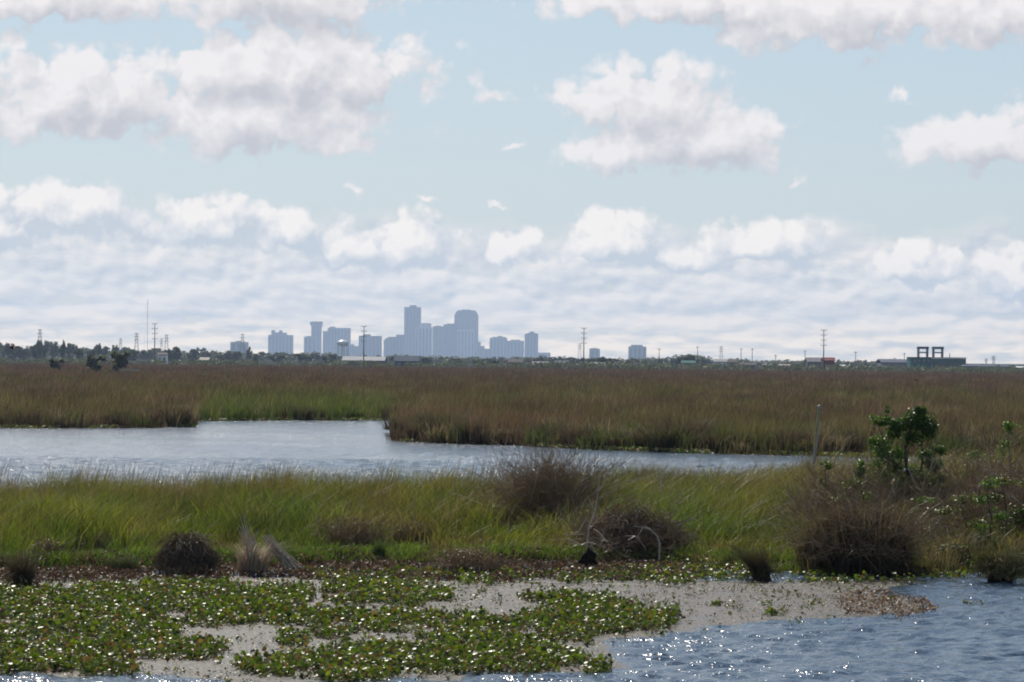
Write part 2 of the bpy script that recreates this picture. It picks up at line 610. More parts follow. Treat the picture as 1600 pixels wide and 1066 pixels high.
def scum_mask(x, y):
    px, py = pix(x, y, np.zeros_like(x))
    jx = (fbm(x * 1.3, y * 1.3, 21, 3) - 0.5) * 60
    jy = (fbm(x * 1.3, y * 1.3, 31, 3) - 0.5) * 26
    return inpoly(px + jx, py + jy, SCUM)


def waves(x, y):
    r = np.random.default_rng(3)
    z = np.zeros_like(x)
    for i in range(46):
        lam = 0.26 * (3.8 ** r.random())
        th = R(-115) + r.normal() * 0.8        # travelling towards the viewer and the right
        kx, ky = math.cos(th) * 2 * math.pi / lam, math.sin(th) * 2 * math.pi / lam
        ph = r.random() * 6.28
        sl_ = 0.040 * (0.6 + 0.8 * r.random())
        z += sl_ * lam / (2 * math.pi) * np.sin(kx * x + ky * y + ph + 0.8 * np.sin(0.31 * x + ph) + 0.8 * np.sin(0.23 * y + 2 * ph))
    return z


def mat_water():
    m = bpy.data.materials.new('marsh_water')
    m.use_nodes = True
    nt = m.node_tree
    b = nt.nodes['Principled BSDF']
    k = NG(nt)
    ge = k.n('ShaderNodeNewGeometry')
    pm = k.v('MULTIPLY', ge.outputs['Position'], (1.0, 0.62, 1.0))
    n1 = k.noise(pm, 3.2, 4, 0.55)
    n2 = k.noise(pm, 14.0, 2, 0.5)
    gust = k.noise(ge.outputs['Position'], 0.07, 2, 0.5)
    bp = k.n('ShaderNodeBump')
    bp.inputs['Distance'].default_value = 0.11
    k.put(bp.inputs['Strength'], k.ss(gust, 0.35, 0.6, 0.5, 1.0))
    farw = k.ss(k.sep(ge.outputs['Position'])[1], 85, 100, 0.25, 0.60)
    nt.links.new(k.m('ADD', n1, k.m('MULTIPLY', n2, farw)), bp.inputs['Height'])
    nt.links.new(bp.outputs[0], b.inputs['Normal'])
    b.inputs['Base Color'].default_value = (0.036, 0.066, 0.105, 1)
    b.inputs['Roughness'].default_value = 0.13
    b.inputs['IOR'].default_value = 1.33
    # floating film of scum: where the water mesh carries it, broken up by fine noise
    at = k.n('ShaderNodeAttribute', attribute_name='film')
    f1_ = k.noise(ge.outputs['Position'], 1.5, 6, 0.65)
    f2_ = k.noise(ge.outputs['Position'], 11.0, 6, 0.7)
    f3_ = k.noise(ge.outputs['Position'], 38.0, 3, 0.6)
    fac = k.ss(k.m('ADD', at.outputs['Fac'], k.m('MULTIPLY', k.m('SUBTRACT', f1_, 0.5), 2.5)), 0.34, 0.92)
    fac = k.m('MULTIPLY', fac, k.ss(f2_, 0.34, 0.52, 0.22, 1.0))
    sc = k.n('ShaderNodeBsdfPrincipled')
    c = k.mix(k.ss(f2_, 0.38, 0.62), (0.012, 0.010, 0.008), (0.064, 0.048, 0.035))
    c = k.mix(k.ss(f3_, 0.56, 0.70), c, (0.21, 0.17, 0.13))
    c = k.mix(k.ss(f1_, 0.52, 0.66), c, (0.085, 0.052, 0.03))
    nt.links.new(c, sc.inputs['Base Color'])
    sc.inputs['Roughness'].default_value = 0.5
    sc.inputs['Specular IOR Level'].default_value = 0.10
    bp2 = k.n('ShaderNodeBump')
    bp2.inputs['Distance'].default_value = 0.03
    bp2.inputs['Strength'].default_value = 0.9
    nt.links.new(k.m('ADD', f2_, k.m('MULTIPLY', f3_, 0.5)), bp2.inputs['Height'])
    nt.links.new(bp2.outputs[0], sc.inputs['Normal'])
    mx = k.n('ShaderNodeMixShader')
    nt.links.new(fac, mx.inputs[0]); nt.links.new(b.outputs[0], mx.inputs[1]); nt.links.new(sc.outputs[0], mx.inputs[2])
    nt.links.new(mx.outputs[0], nt.nodes['Material Output'].inputs[0])
    return m


wr = np.concatenate([np.linspace(-330, 42, 20), np.arange(43, 73, 0.125), np.arange(73.5, 90, 1.5), np.arange(90, 150, 0.42), np.arange(150.5, 250, 1.0), np.linspace(252, 290, 6)])
wc = np.concatenate([np.linspace(-3, -0.19, 14), np.linspace(-0.18, 0.18, 210), np.linspace(0.19, 3, 14)])
wy = np.repeat(wr[:, None], len(wc), 1)
wx = wc[None, :] * np.maximum(wy, 42)
def blur(m, k=3):
    m = m.astype(float)
    for _ in range(k):
        p_ = np.pad(m, 1, mode='edge')
        m = np.maximum(m, (p_[:-2, 1:-1] + p_[2:, 1:-1] + p_[1:-1, :-2] + p_[1:-1, 2:]) / 4 * 1.05)
    return np.clip(m, 0, 1)


fade = np.where(np.abs(wc) < 0.185, 1.0, 0.0)[None, :] * sstep(40, 44, wy) * np.where((wy > 73) & (wy < 89), 0.0, 1.0)
film = blur(scum_mask(wx, wy) & (wy < 75), 2)
near_amp = (1 - 0.93 * blur(scum_mask(wx, wy) & (wy < 75), 6)) * np.where(wy > 89, 1.7 - 1.2 * sstep(125, 185, wy), 1.0)
wz = waves(wx, wy) * fade * near_amp
wm = grid_mesh('water', wx, wy, wz, mat_water())
at_ = wm.attributes.new('film', 'FLOAT', 'POINT')
at_.data.foreach_set('value', film.ravel().astype(np.float32))
link('water', wm)['kind'] = 'structure'


# ------------------------------------------------------------------ foliage generators


def jitter_col(c, n, s=0.25):
    c = np.asarray(c, float)
    return np.clip(c[None] * (1 + rng.normal(0, s, (n, 1))) * (1 + rng.normal(0, s * 0.35, (n, 3))), 0.004, 0.9)


def blades(base, height, width, lean, yaw, nseg, cb, ct, droop=0.15, tip_pow=1.5):
    """curved tapering blades; returns verts, tris, cols.  lean: (n,2) horizontal tip offset in heights"""
    n = len(base)
    height = np.broadcast_to(height, n)
    width = np.broadcast_to(width, n)
    droop = np.broadcast_to(droop, n)
    t = np.linspace(0, 1, nseg + 1)
    V = np.zeros((n, 2 * nseg + 1, 3))
    C = np.zeros((n, 2 * nseg + 1, 3))
    side = np.stack([np.cos(yaw), np.sin(yaw), np.zeros(n)], -1)
    for k in range(nseg + 1):
        c = base.copy()
        c[:, 2] += height * t[k] * (1 - droop * t[k] ** 2)
        c[:, 0] += lean[:, 0] * height * t[k] ** 1.7
        c[:, 1] += lean[:, 1] * height * t[k] ** 1.7
        col = cb * (1 - t[k]) + ct * t[k]
        w = (width * (1 - t[k] ** tip_pow) * 0.5)[:, None]
        if k < nseg:
            V[:, 2 * k] = c - side * w
            V[:, 2 * k + 1] = c + side * w
            C[:, 2 * k] = C[:, 2 * k + 1] = col
        else:
            V[:, 2 * k] = c
            C[:, 2 * k] = col
    T = []
    for k in range(nseg - 1):
        T += [(2 * k, 2 * k + 1, 2 * k + 3), (2 * k, 2 * k + 3, 2 * k + 2)]
    T.append((2 * nseg - 2, 2 * nseg - 1, 2 * nseg))
    T = np.array(T)
    tris = (np.arange(n)[:, None, None] * (2 * nseg + 1) + T[None]).reshape(-1, 3)
    return V.reshape(-1, 3), tris, C.reshape(-1, 3)


def join(parts):
    vs, ts, cs, b = [], [], [], 0
    for v, t, c in parts:
        vs.append(v); ts.append(t + b); cs.append(c); b += len(v)
    return np.concatenate(vs), np.concatenate(ts), np.concatenate(cs)


def leaves(center, radius, normal, col, aspect=1.0, k=6, cup=0.25):
    """cupped round or oval leaves (fan of k triangles); normal (n,3)"""
    n = len(center)
    normal = normal / np.linalg.norm(normal, axis=1, keepdims=True)
    ref = rng.normal(size=(n, 3))
    u = np.cross(normal, ref); u /= np.linalg.norm(u, axis=1, keepdims=True)
    v = np.cross(normal, u)
    V = np.zeros((n, k + 1, 3)); C = np.zeros((n, k + 1, 3))
    radius = np.broadcast_to(radius, n)[:, None]
    V[:, 0] = center - normal * radius * cup
    C[:, 0] = col * 0.9
    for i in range(k):
        an = 2 * math.pi * i / k
        V[:, i + 1] = center + u * radius * math.cos(an) * aspect + v * radius * math.sin(an)
        C[:, i + 1] = col
    T = np.array([(0, i + 1, (i + 1) % k + 1) for i in range(k)])
    tris = (np.arange(n)[:, None, None] * (k + 1) + T[None]).reshape(-1, 3)
    return V.reshape(-1, 3), tris, C.reshape(-1, 3)


def samp_a(n):
    """bearing of n plants: across the view, thinner on past its sides"""
    a_ = rng.uniform(-0.15, 0.15, n)
    o_ = rng.random(n) < 0.17
    return np.where(o_, np.sign(a_) * (0.15 + 0.08 * rng.random(n)), a_)


def pick(n, table, w):
    """n colours picked from a weighted table"""
    i = rng.choice(len(table), n, p=np.array(w) / sum(w))
    c = np.asarray(table, float)[i]
    return np.clip(c * (1 + rng.normal(0, 0.18, (n, 1))), 0.004, 0.9)


# ------------------------------------------------------------------ water hyacinth
def hyacinth(bx, by, bz, nl=6, scale=1.0, dark=0.0):
    n = len(bx)
    ii = np.repeat(np.arange(n), nl)
    m_ = len(ii)
    scale = scale * (0.50 + 0.62 * rng.random(n) ** 1.2)[ii]
    an = rng.random(m_) * 6.283
    hgt = (0.02 + 0.075 * rng.random(m_) + 0.10 * rng.random(m_) ** 4) * scale
    rad = (0.02 + 0.10 * rng.random(m_)) * scale
    base = np.stack([bx[ii], by[ii], bz[ii]], -1)
    c = base + np.stack([np.cos(an) * rad, np.sin(an) * rad, hgt], -1)
    tilt = 0.25 + rng.random(m_) * 1.0
    nrm = np.stack([np.cos(an) * np.sin(tilt), np.sin(an) * np.sin(tilt), np.cos(tilt)], -1) + rng.normal(0, 0.22, (m_, 3))
    col = pick(m_, [(0.072, 0.118, 0.010), (0.105, 0.15, 0.014), (0.15, 0.175, 0.024), (0.14, 0.085, 0.035), (0.032, 0.052, 0.009)], [4, 4, 2.4, 2.4 + 4 * dark, 2])
    L = leaves(c, (0.018 + 0.030 * rng.random(m_)) * scale, nrm, col, 0.85, 5, 0.22)
    St = blades(base, hgt * 1.05, 0.014, np.stack([np.cos(an), np.sin(an)], -1) * (rad / hgt)[:, None], an, 1,
                pick(m_, [(0.07, 0.09, 0.03)], [1]), pick(m_, [(0.07, 0.11, 0.03)], [1]), 0.0, 9)
    return join([L, St])


def scatter_px(polys, n, jx=16, jy=6, thr=0.0):
    """n points on the water inside pixel polygons (tested where they stand)"""
    X, Y = [], []
    got = 0
    while got < n:
        x = rng.uniform(-10.5, 11, 40000); y = rng.uniform(46.5, 77, 40000)
        px, py = pix(x, y, np.full_like(x, 0.06))
        qx = px + (fbm(x * 2, y * 2, 61, 3) - 0.5) * jx * 3
        qy = py + (fbm(x * 2, y * 2, 71, 3) - 0.5) * jy * 3
        k = np.zeros(len(x), bool)
        for pl in polys:
            k |= inpoly(qx, qy, pl)
        if thr:
            k &= fbm(x * 1.6, y * 1.1, 81, 3) > thr
        X.append(x[k]); Y.append(y[k]); got += int(k.sum())
    return np.concatenate(X)[:n], np.concatenate(Y)[:n]


hx, hy = scatter_px(HYA_POLY, 12000, 9, 4, thr=0.38)
hx2, hy2 = scatter_px(HYA_BANK, 1300, 9, 3, thr=0.42)
hv = join([hyacinth(hx, hy, np.full(len(hx), 0.0)), hyacinth(hx2, hy2, np.full(len(hx2), 0.03), 6, 0.95, 0.5)])
# sparse stragglers in the scum
ex, ey = scatter_px([SCUM], 1000, 10, 4, thr=0.50)
hv = join([hv, hyacinth(ex, ey, np.full(len(ex), 0.0), 4, 0.7, 0.8)])
o = link('water_hyacinth_mat', tri_mesh('water_hyacinth_mat', *hv[:2], M_HYA, hv[2], smooth=True))
tag(o, 'glossy green water hyacinth mat floating along the near bank', 'water plants', kind='stuff')

# brown dead leaves and flakes: bank strip and floating flakes
STRIP = [[(-60, 880), (200, 882), (400, 880), (560, 876), (760, 874), (1000, 872), (1100, 876), (1100, 900), (900, 902), (700, 902), (480, 902), (430, 898), (200, 903), (60, 908), (-60, 904)]]
lx, ly = scatter_px(STRIP, 14000, 10, 5)
lz = np.maximum(ground_h(lx, ly), 0) + rng.random(len(lx)) * 0.10
lc = pick(len(lx), [(0.10, 0.058, 0.036), (0.060, 0.036, 0.026), (0.17, 0.12, 0.08), (0.06, 0.075, 0.025), (0.28, 0.23, 0.17)], [4, 4, 2, 1, 0.5])
D1 = leaves(np.stack([lx, ly, lz], -1), 0.03 + 0.03 * rng.random(len(lx)), rng.normal(size=(len(lx), 3)) + np.array([0, 0, 0.6]), lc, 0.5, 4, 0.3)
fx, fy = scatter_px([SCUM], 13000, 10, 4, thr=0.36)
fc = pick(len(fx), [(0.14, 0.10, 0.065), (0.26, 0.21, 0.16), (0.05, 0.035, 0.022), (0.50, 0.43, 0.36)], [3, 2.4, 3, 1])
D2 = leaves(np.stack([fx, fy, 0.028 + 0.02 * rng.random(len(fx))], -1), 0.012 + 0.03 * rng.random(len(fx)) ** 2, rng.normal(0, 0.35, (len(fx), 3)) + np.array([0, 0, 1.0]), fc, 0.45, 4, 0.2)
rx_, ry_ = scatter_px([[(1310, 928), (1380, 920), (1450, 936), (1470, 948), (1400, 962), (1320, 955)]], 1400, 10, 4)
rc = pick(len(rx_), [(0.16, 0.10, 0.06), (0.30, 0.24, 0.19), (0.10, 0.06, 0.035), (0.45, 0.38, 0.32)], [3, 2, 2, 1])
D3 = leaves(np.stack([rx_, ry_, 0.03 + 0.05 * rng.random(len(rx_))], -1), 0.02 + 0.03 * rng.random(len(rx_)), rng.normal(0, 0.6, (len(rx_), 3)) + np.array([0, 0, 1.0]), rc, 0.45, 4, 0.2)
mx_, my_ = scatter_px(HYA_POLY, 9000, 9, 4)
mc = pick(len(mx_), [(0.13, 0.075, 0.04), (0.20, 0.14, 0.085), (0.07, 0.042, 0.025), (0.16, 0.15, 0.05)], [4, 2, 3, 1])
D4 = leaves(np.stack([mx_, my_, 0.02 + 0.07 * rng.random(len(mx_))], -1), 0.015 + 0.03 * rng.random(len(mx_)), rng.normal(0, 0.7, (len(mx_), 3)) + np.array([0, 0, 0.8]), mc, 0.5, 4, 0.3)
ux, uy = scatter_px([SCUM], 420, 10, 4, thr=0.36)
ul = rng.normal(0, 1, (len(ux), 2)) * np.array([0.25, 0.12]) / 0.03
uc = pick(len(ux), [(0.20, 0.15, 0.10), (0.06, 0.04, 0.028), (0.34, 0.29, 0.22)], [3, 3, 1])
D5 = blades(np.stack([ux, uy, np.full(len(ux), 0.03)], -1), 0.03, 0.012, ul, rng.random(len(ux)) * 6.28, 3, uc, uc, 0.2, 4.0)
dv = join([D1, D2, D3, D4, D5])
o = link('dead_leaf_litter', tri_mesh('dead_leaf_litter', *dv[:2], M_DEADLEAF, dv[2]))
tag(o, 'reddish brown dead leaf litter strewn along the waterline and scum', 'litter', kind='stuff')

# ------------------------------------------------------------------ near marsh grass
CLEAR = [(548, 862, .5), (860, 838, .85), (806, 836, .6), (640, 852, .5), (150, 862, .6), (930, 862, .5), (988, 866, .95), (735, 888, .8), (75, 875, .4), (255, 835, .7), (1385, 845, 1.1), (1348, 892, 1.0),
         (1555, 850, 1.2), (1478, 845, 1.0), (1300, 850, .6), (288, 890, .8), (395, 888, .7), (1034, 800, .15), (1462, 850, .5), (192, 885, .4)]
NB = 172000
a = samp_a(NB * 2)
y = 68 + (132 - 68) * rng.random(NB * 2) ** 0.95
x = a * y
sn_ = s_near(x, y)
cl = fbm(x * 0.9, y * 0.55, 101, 3)
dens_ = np.where(sn_ > 0.3, 0.25 + 1.0 * sstep(0.3, 0.6, cl), 0)
gpx, _ = pix(x, y, np.full_like(x, 0.3))
dens_ = dens_ * (1 - 0.55 * sstep(1270, 1340, gpx))
for (ox, oy, orad) in CLEAR:      # brush standing in the grass keeps its own footing clear
    w0_ = G(ox, oy, 0.12)
    dens_ = np.where((np.abs(x - w0_.x * y / w0_.y) < orad) & (y > w0_.y - 4.5) & (y < w0_.y + 0.2), dens_ * 0.12, dens_)
k_ = rng.random(len(x)) < dens_
x, y, sn_, cl = x[k_][:NB], y[k_][:NB], sn_[k_][:NB], cl[k_][:NB]
n = len(x)
dep = y - np.interp(x / y, *FRONT)
hgt = (0.16 + 0.90 * sstep(0.3, 6.5, dep)) * (0.45 + 1.05 * fbm(x * 0.55, y * 0.35, 131, 3)) * (0.75 + 0.5 * rng.random(n))
pxs, pys = pix(x, y, np.full(n, 0.5))
hgt = hgt * (1 + 0.20 * sstep(780, 1000, pxs) * sstep(14, 24, dep))
zone = fbm(x * 0.35, y * 0.22, 151, 3)
zone2 = fbm(x * 1.1, y * 0.7, 161, 2)
gA = np.array((0.108, 0.146, 0.020)); gB = np.array((0.155, 0.165, 0.024)); gC = np.array((0.155, 0.115, 0.050)); gD = np.array((0.045, 0.085, 0.014))
w1 = sstep(0.34, 0.56, zone + 0.12 * sstep(6, 16, dep))[:, None]
w2 = sstep(0.52, 0.70, zone2 + 0.14 * sstep(1150, 1320, pxs) + 0.05 * sstep(14, 24, dep))[:, None]
w3 = sstep(0.55, 0.30, zone2)[:, None] * 0.7
cb = gA * (1 - w1) + gB * w1
cb = cb * (1 - w3) + gD * w3
cb = cb * (1 - w2 * 0.8) + gC * w2 * 0.8
patch = 0.36 + 1.02 * fbm(x * 0.8, y * 0.4, 191, 3)
cb = np.clip(cb * patch[:, None] * (1 + rng.normal(0, 0.36, (n, 1))), 0.01, 0.5)
brown = sstep(12, 24, dep)[:, None] * 0.45
ct = cb * 1.1 * (1 - brown) + np.array((0.17, 0.115, 0.065)) * brown
strw = rng.random(n) < 0.06
cb[strw] = (0.21, 0.17, 0.085); ct[strw] = (0.24, 0.19, 0.11)
lean = np.stack([0.75 * (fbm(x * 0.9, y * 0.5, 311, 2) - 0.38) + 0.20 * rng.random(n) + rng.normal(0, 0.46, n), rng.normal(0, 0.34, n)], -1)
lean = np.clip(lean, -0.6, 0.85)
gv = blades(np.stack([x, y, ground_h(x, y) - 0.03], -1), hgt, 0.009 + 0.020 * rng.random(n) ** 2, lean, rng.normal(0, 0.9, n), 3, cb, ct, 0.18)
# taller seed stalks along the back, bent by the wind
ns = 5200
a = samp_a(ns); y = np.interp(a, BACKA, BACKD) - 0.4 - 9 * rng.random(ns) ** 1.6; x = a * y
kk = fbm(x * 0.8, y * 0.2, 171, 3) > 0.43
x, y = x[kk], y[kk]; n = len(x)
sh = 0.9 + 0.75 * rng.random(n) ** 2
sc = pick(n, [(0.13, 0.085, 0.055), (0.11, 0.10, 0.035), (0.20, 0.15, 0.09)], [4, 3, 1])
sv2 = blades(np.stack([x, y, ground_h(x, y)], -1), sh, 0.014, np.stack([0.10 + 0.16 * rng.random(n), rng.normal(0, 0.1, n)], -1), rng.normal(0, 0.5, n), 3, sc, sc * 0.9, 0.1, 3.0)
# rougher clumps, dead and dark ones among them, all over the bank and ragged along its front


def clump_blades(cx_, cy_, zb_, nb_, rad_, h_, ca_, cb_, spread=0.7, wid=0.016, droop=0.3, nseg=2):
    i_ = np.repeat(np.arange(len(cx_)), nb_)
    m_ = len(i_)
    an_ = rng.random(m_) * 6.283
    r_ = rad_[i_] * np.sqrt(rng.random(m_)) * 0.6
    bs_ = np.stack([cx_[i_] + np.cos(an_) * r_, cy_[i_] + np.sin(an_) * r_, zb_[i_] - 0.03], -1)
    lx_ = np.stack([np.cos(an_) * spread * rng.random(m_) + rng.normal(0, .15, m_), np.sin(an_) * spread * rng.random(m_) + rng.normal(0, .15, m_)], -1)
    sh_ = (1 + rng.normal(0, 0.25, (m_, 1)))
    return blades(bs_, h_[i_] * (0.45 + 0.65 * rng.random(m_)), wid * (0.5 + rng.random(m_)), lx_, an_ + 1.57 + rng.normal(0, .7, m_), nseg,
                  np.clip(ca_[i_] * sh_, .004, .6), np.clip(cb_[i_] * sh_, .004, .6), droop)


nc_ = 420
a = samp_a(nc_); dq = 0.1 + 24 * rng.random(nc_) ** 1.5
y = np.interp(a, *FRONT) + dq; x = a * y
kk = s_near(x, y) > 0.1
x, y, dq = x[kk], y[kk], dq[kk]
ki = rng.choice(5, len(x), p=[.30, .22, .20, .16, .12])
KA = np.array([(0.045, 0.075, 0.014), (0.07, 0.055, 0.035), (0.09, 0.14, 0.018), (0.13, 0.105, 0.055), (0.035, 0.030, 0.018)])[ki]
KB = np.array([(0.08, 0.115, 0.022), (0.125, 0.09, 0.062), (0.14, 0.19, 0.028), (0.20, 0.16, 0.09), (0.075, 0.062, 0.036)])[ki]
cl_b = clump_blades(x, y, ground_h(x, y), 70, 0.25 + 0.35 * rng.random(len(x)), 0.30 + 0.75 * sstep(0, 9, dq) * (0.6 + .6 * rng.random(len(x))), KA, KB)
# tall tufts along the channel, and reeds tangled through the right hand brush
nt_ = 90
a = samp_a(nt_); y = np.interp(a, BACKA, BACKD) - 0.5 - 7 * rng.random(nt_); x = a * y
ki = rng.choice(3, nt_, p=[.45, .35, .20])
TA = np.array([(0.09, 0.11, 0.022), (0.10, 0.075, 0.042), (0.06, 0.09, 0.018)])[ki]
TB = np.array([(0.14, 0.13, 0.045), (0.17, 0.105, 0.07), (0.10, 0.125, 0.03)])[ki]
tl_b = clump_blades(x, y, ground_h(x, y), 75, 0.2 + 0.5 * rng.random(nt_), 0.95 + 0.75 * rng.random(nt_) ** 2, TA, TB, 0.28, 0.014, 0.12)
nr_ = 230
qx_ = rng.uniform(1275, 1640, nr_); qy_ = rng.uniform(825, 893, nr_)
gg = [G(u_, v_, .12) for u_, v_ in zip(qx_, qy_)]
x = np.array([q_.x for q_ in gg]); y = np.array([q_.y for q_ in gg]) + 1.0
ki = rng.choice(4, nr_, p=[.34, .26, .22, .18])
RA = np.array([(0.09, 0.07, 0.04), (0.075, 0.095, 0.022), (0.12, 0.095, 0.055), (0.045, 0.038, 0.022)])[ki]
RB = np.array([(0.16, 0.12, 0.075), (0.115, 0.14, 0.035), (0.21, 0.165, 0.10), (0.09, 0.07, 0.045)])[ki]
rt_b = clump_blades(x, y, ground_h(x, y), 60, 0.3 + 0.4 * rng.random(nr_), (0.7 + 1.0 * rng.random(nr_)) * (0.6 + 0.4 * sstep(74, 84, y)), RA, RB, 0.6, 0.017, 0.35)
gv = join([gv, sv2, cl_b, tl_b, rt_b])
o = link('marsh_grass', tri_mesh('marsh_grass', *gv[:2], M_GRASS, gv[2]))
tag(o, 'wind combed green and olive marsh grass covering the near bank', 'grass', kind='stuff')

# short bright turf along the front of the bank
n = 26000
a = rng.uniform(-0.15, 0.15, n); y = np.interp(a, *FRONT) + 0.1 + 2.6 * rng.random(n); x = a * y
kk = fbm(x * 0.7, y * 0.7, 181, 3) > 0.38
x, y = x[kk], y[kk]; n = len(x)
hc = pick(n, [(0.10, 0.17, 0.022), (0.13, 0.19, 0.035), (0.06, 0.10, 0.02), (0.12, 0.10, 0.04)], [3, 2, 2, 1.4])
hv2 = blades(np.stack([x, y, ground_h(x, y) - .02], -1), 0.10 + 0.16 * rng.random(n), 0.012, rng.normal(0, 0.5, (n, 2)), rng.normal(0, 0.9, n), 2, hc, hc * 1.1, 0.3)
o = link('short_turf', tri_mesh('short_turf', *hv2[:2], M_GRASS, hv2[2]))
tag(o, 'bright green short turf edging the near bank behind the dead leaves', 'grass', kind='stuff')

# ------------------------------------------------------------------ far marsh
n = 225000
dd = 158 * (1340 / 158) ** (rng.random(n) ** 1.15)
a = samp_a(n)
x = a * dd; y = dd
sf = s_far(x, y)
k_ = (sf > -0.6) & (rng.random(n) < 0.45 + sstep(0.35, 0.6, fbm(x * 0.3, y * 0.05, 201, 3)))
x, y, sf, dd = x[k_], y[k_], sf[k_], dd[k_]
n = len(x)
big = fbm(x * 0.02, y * 0.008, 211, 4); med = fbm(x * 0.12, y * 0.03, 221, 3)
hgt = (0.55 + 0.5 * sstep(-0.5, 4, sf) + 0.45 * sstep(9, 1, sf) * sstep(0.45, 0.7, fbm(x * 0.22, y * 0.2, 271, 2))) * (0.40 + 1.2 * fbm(x * 0.28, y * 0.10, 231, 3)) * (0.7 + 0.6 * rng.random(n))
px_, py_ = pix(x, y, np.full(n, 0.4))
cB = np.array((0.118, 0.086, 0.058)); cO = np.array((0.115, 0.104, 0.048)); cG = np.array((0.080, 0.118, 0.026)); cT = np.array((0.17, 0.14, 0.085)); cR = np.array((0.096, 0.062, 0.048))
w = sstep(0.38, 0.62, med)[:, None]
cb = (cB * (1 - w) + cO * w) * 0.93
w = (sstep(0.42, 0.62, big) * sstep(500, 200, dd))[:, None] * 0.38
cb = cb * (1 - w) + cG * w
cove = (sstep(300, 330, px_) * sstep(625, 600, px_) * sstep(420, 260, dd))[:, None]
cb = cb * (1 - 0.75 * cove) + cG * 0.75 * cove
w = sstep(350, 900, dd)[:, None] * 0.8
cb = cb * (1 - w) + cR * w
tn = rng.random(n) < 0.10 * sstep(600, 250, dd)
cb[tn] = cT
cb = np.clip(cb * (0.40 + 1.2 * fbm(x * 0.35, y * 0.05, 251, 3))[:, None] * (1 + rng.normal(0, 0.25, (n, 1))), 0.01, 0.5)
ct = cb * np.array((1.12, 1.02, 0.95))
lean = np.stack([0.12 + rng.normal(0, 0.22, n), rng.normal(0, 0.22, n)], -1)
fv = blades(np.stack([x, y, ground_h(x, y) - 0.03], -1), hgt, 0.020 + dd * 0.000110 * (0.6 + rng.random(n)), lean, rng.normal(0, 0.8, n), 2, cb, ct, 0.12)
# taller shaggy clumps of other tones, thinning out with distance
nc_ = 2300
dq = 160 * (800 / 160) ** (rng.random(nc_) ** 1.25); a = samp_a(nc_); x = a * dq; y = dq
kk = s_far(x, y) > 0.5
x, y, dq = x[kk], y[kk], dq[kk]
ki = rng.choice(5, len(x), p=[.24, .22, .16, .20, .18])
KA = np.array([(0.040, 0.032, 0.022), (0.055, 0.075, 0.022), (0.075, 0.052, 0.038), (0.14, 0.115, 0.07), (0.075, 0.10, 0.028)])[ki]
KB = np.array([(0.082, 0.062, 0.045), (0.085, 0.105, 0.036), (0.125, 0.088, 0.068), (0.22, 0.185, 0.12), (0.105, 0.125, 0.045)])[ki]
gpx2, _ = pix(x, y, np.full_like(x, .3))
cv = (gpx2 > 310) & (gpx2 < 606) & (dq < 330)
KA[cv] = (0.075, 0.115, 0.026); KB[cv] = (0.11, 0.145, 0.040)
fc_ = clump_blades(x, y, ground_h(x, y), 40, (0.5 + 0.9 * rng.random(len(x))) * (dq / 200) ** 0.5, (0.75 + 0.65 * rng.random(len(x))) * (1 + 0.25 * sstep(200, 160, dq)), KA, KB, 0.45, 0.068, 0.2, 2)
ne_ = 230      # ragged edge of the far bank
a = samp_a(ne_); y = np.interp(a, *FAR) + 0.4 + 2.5 * rng.random(ne_); x = a * y
kk = s_far(x, y) > 0.3
x, y = x[kk], y[kk]
ki = rng.choice(5, len(x), p=[.28, .2, .16, .22, .14])
KA = np.array([(0.040, 0.032, 0.022), (0.055, 0.075, 0.022), (0.075, 0.052, 0.038), (0.14, 0.115, 0.07), (0.075, 0.10, 0.028)])[ki]
KB = np.array([(0.082, 0.062, 0.045), (0.085, 0.105, 0.036), (0.125, 0.088, 0.068), (0.22, 0.185, 0.12), (0.105, 0.125, 0.045)])[ki]
gpx2, _ = pix(x, y, np.full_like(x, .3))
cv = (gpx2 > 318) & (gpx2 < 604) & (rng.random(len(x)) < .85)
KA[cv] = (0.075, 0.115, 0.026); KB[cv] = (0.11, 0.145, 0.040)
fe_ = clump_blades(x, y, np.maximum(ground_h(x, y), 0), 70, 0.5 + 0.9 * rng.random(len(x)), 0.5 + 1.1 * rng.random(len(x)), KA, KB, 0.6, 0.045, 0.35, 2)
fv = join([fv, fc_, fe_])
o = link('far_marsh_grass', tri_mesh('far_marsh_grass', *fv[:2], M_MARSH, fv[2]))
tag(o, 'brown marsh grass spreading from the far bank to the tree line', 'grass', kind='stuff')
# waterline plants on the far bank
n = 5000
a = rng.uniform(-0.15, 0.15, n); x0 = a * np.interp(a, *FAR); y = np.interp(a, *FAR) + rng.normal(0, 0.7, n) + 0.2; x = a * y
kk = fbm(x * 0.3, y * 0.1, 241, 3) > 0.45
x, y = x[kk], y[kk]; n = len(x)
wl = leaves(np.stack([x, y, 0.02 + 0.15 * rng.random(n)], -1), 0.05 + 0.05 * rng.random(n), rng.normal(0, 0.5, (n, 3)) + np.array([0, 0, 0.8]),
            pick(n, [(0.09, 0.14, 0.03), (0.15, 0.16, 0.05), (0.13, 0.085, 0.045)], [3, 1, 1.2]), 0.8, 5, 0.2)
o = link('waterline_plants', tri_mesh('waterline_plants', *wl[:2], M_MARSH, wl[2]))
tag(o, 'thin fringe of floating leaves along the far waterline', 'water plants', kind='stuff')

# ------------------------------------------------------------------ tussocks


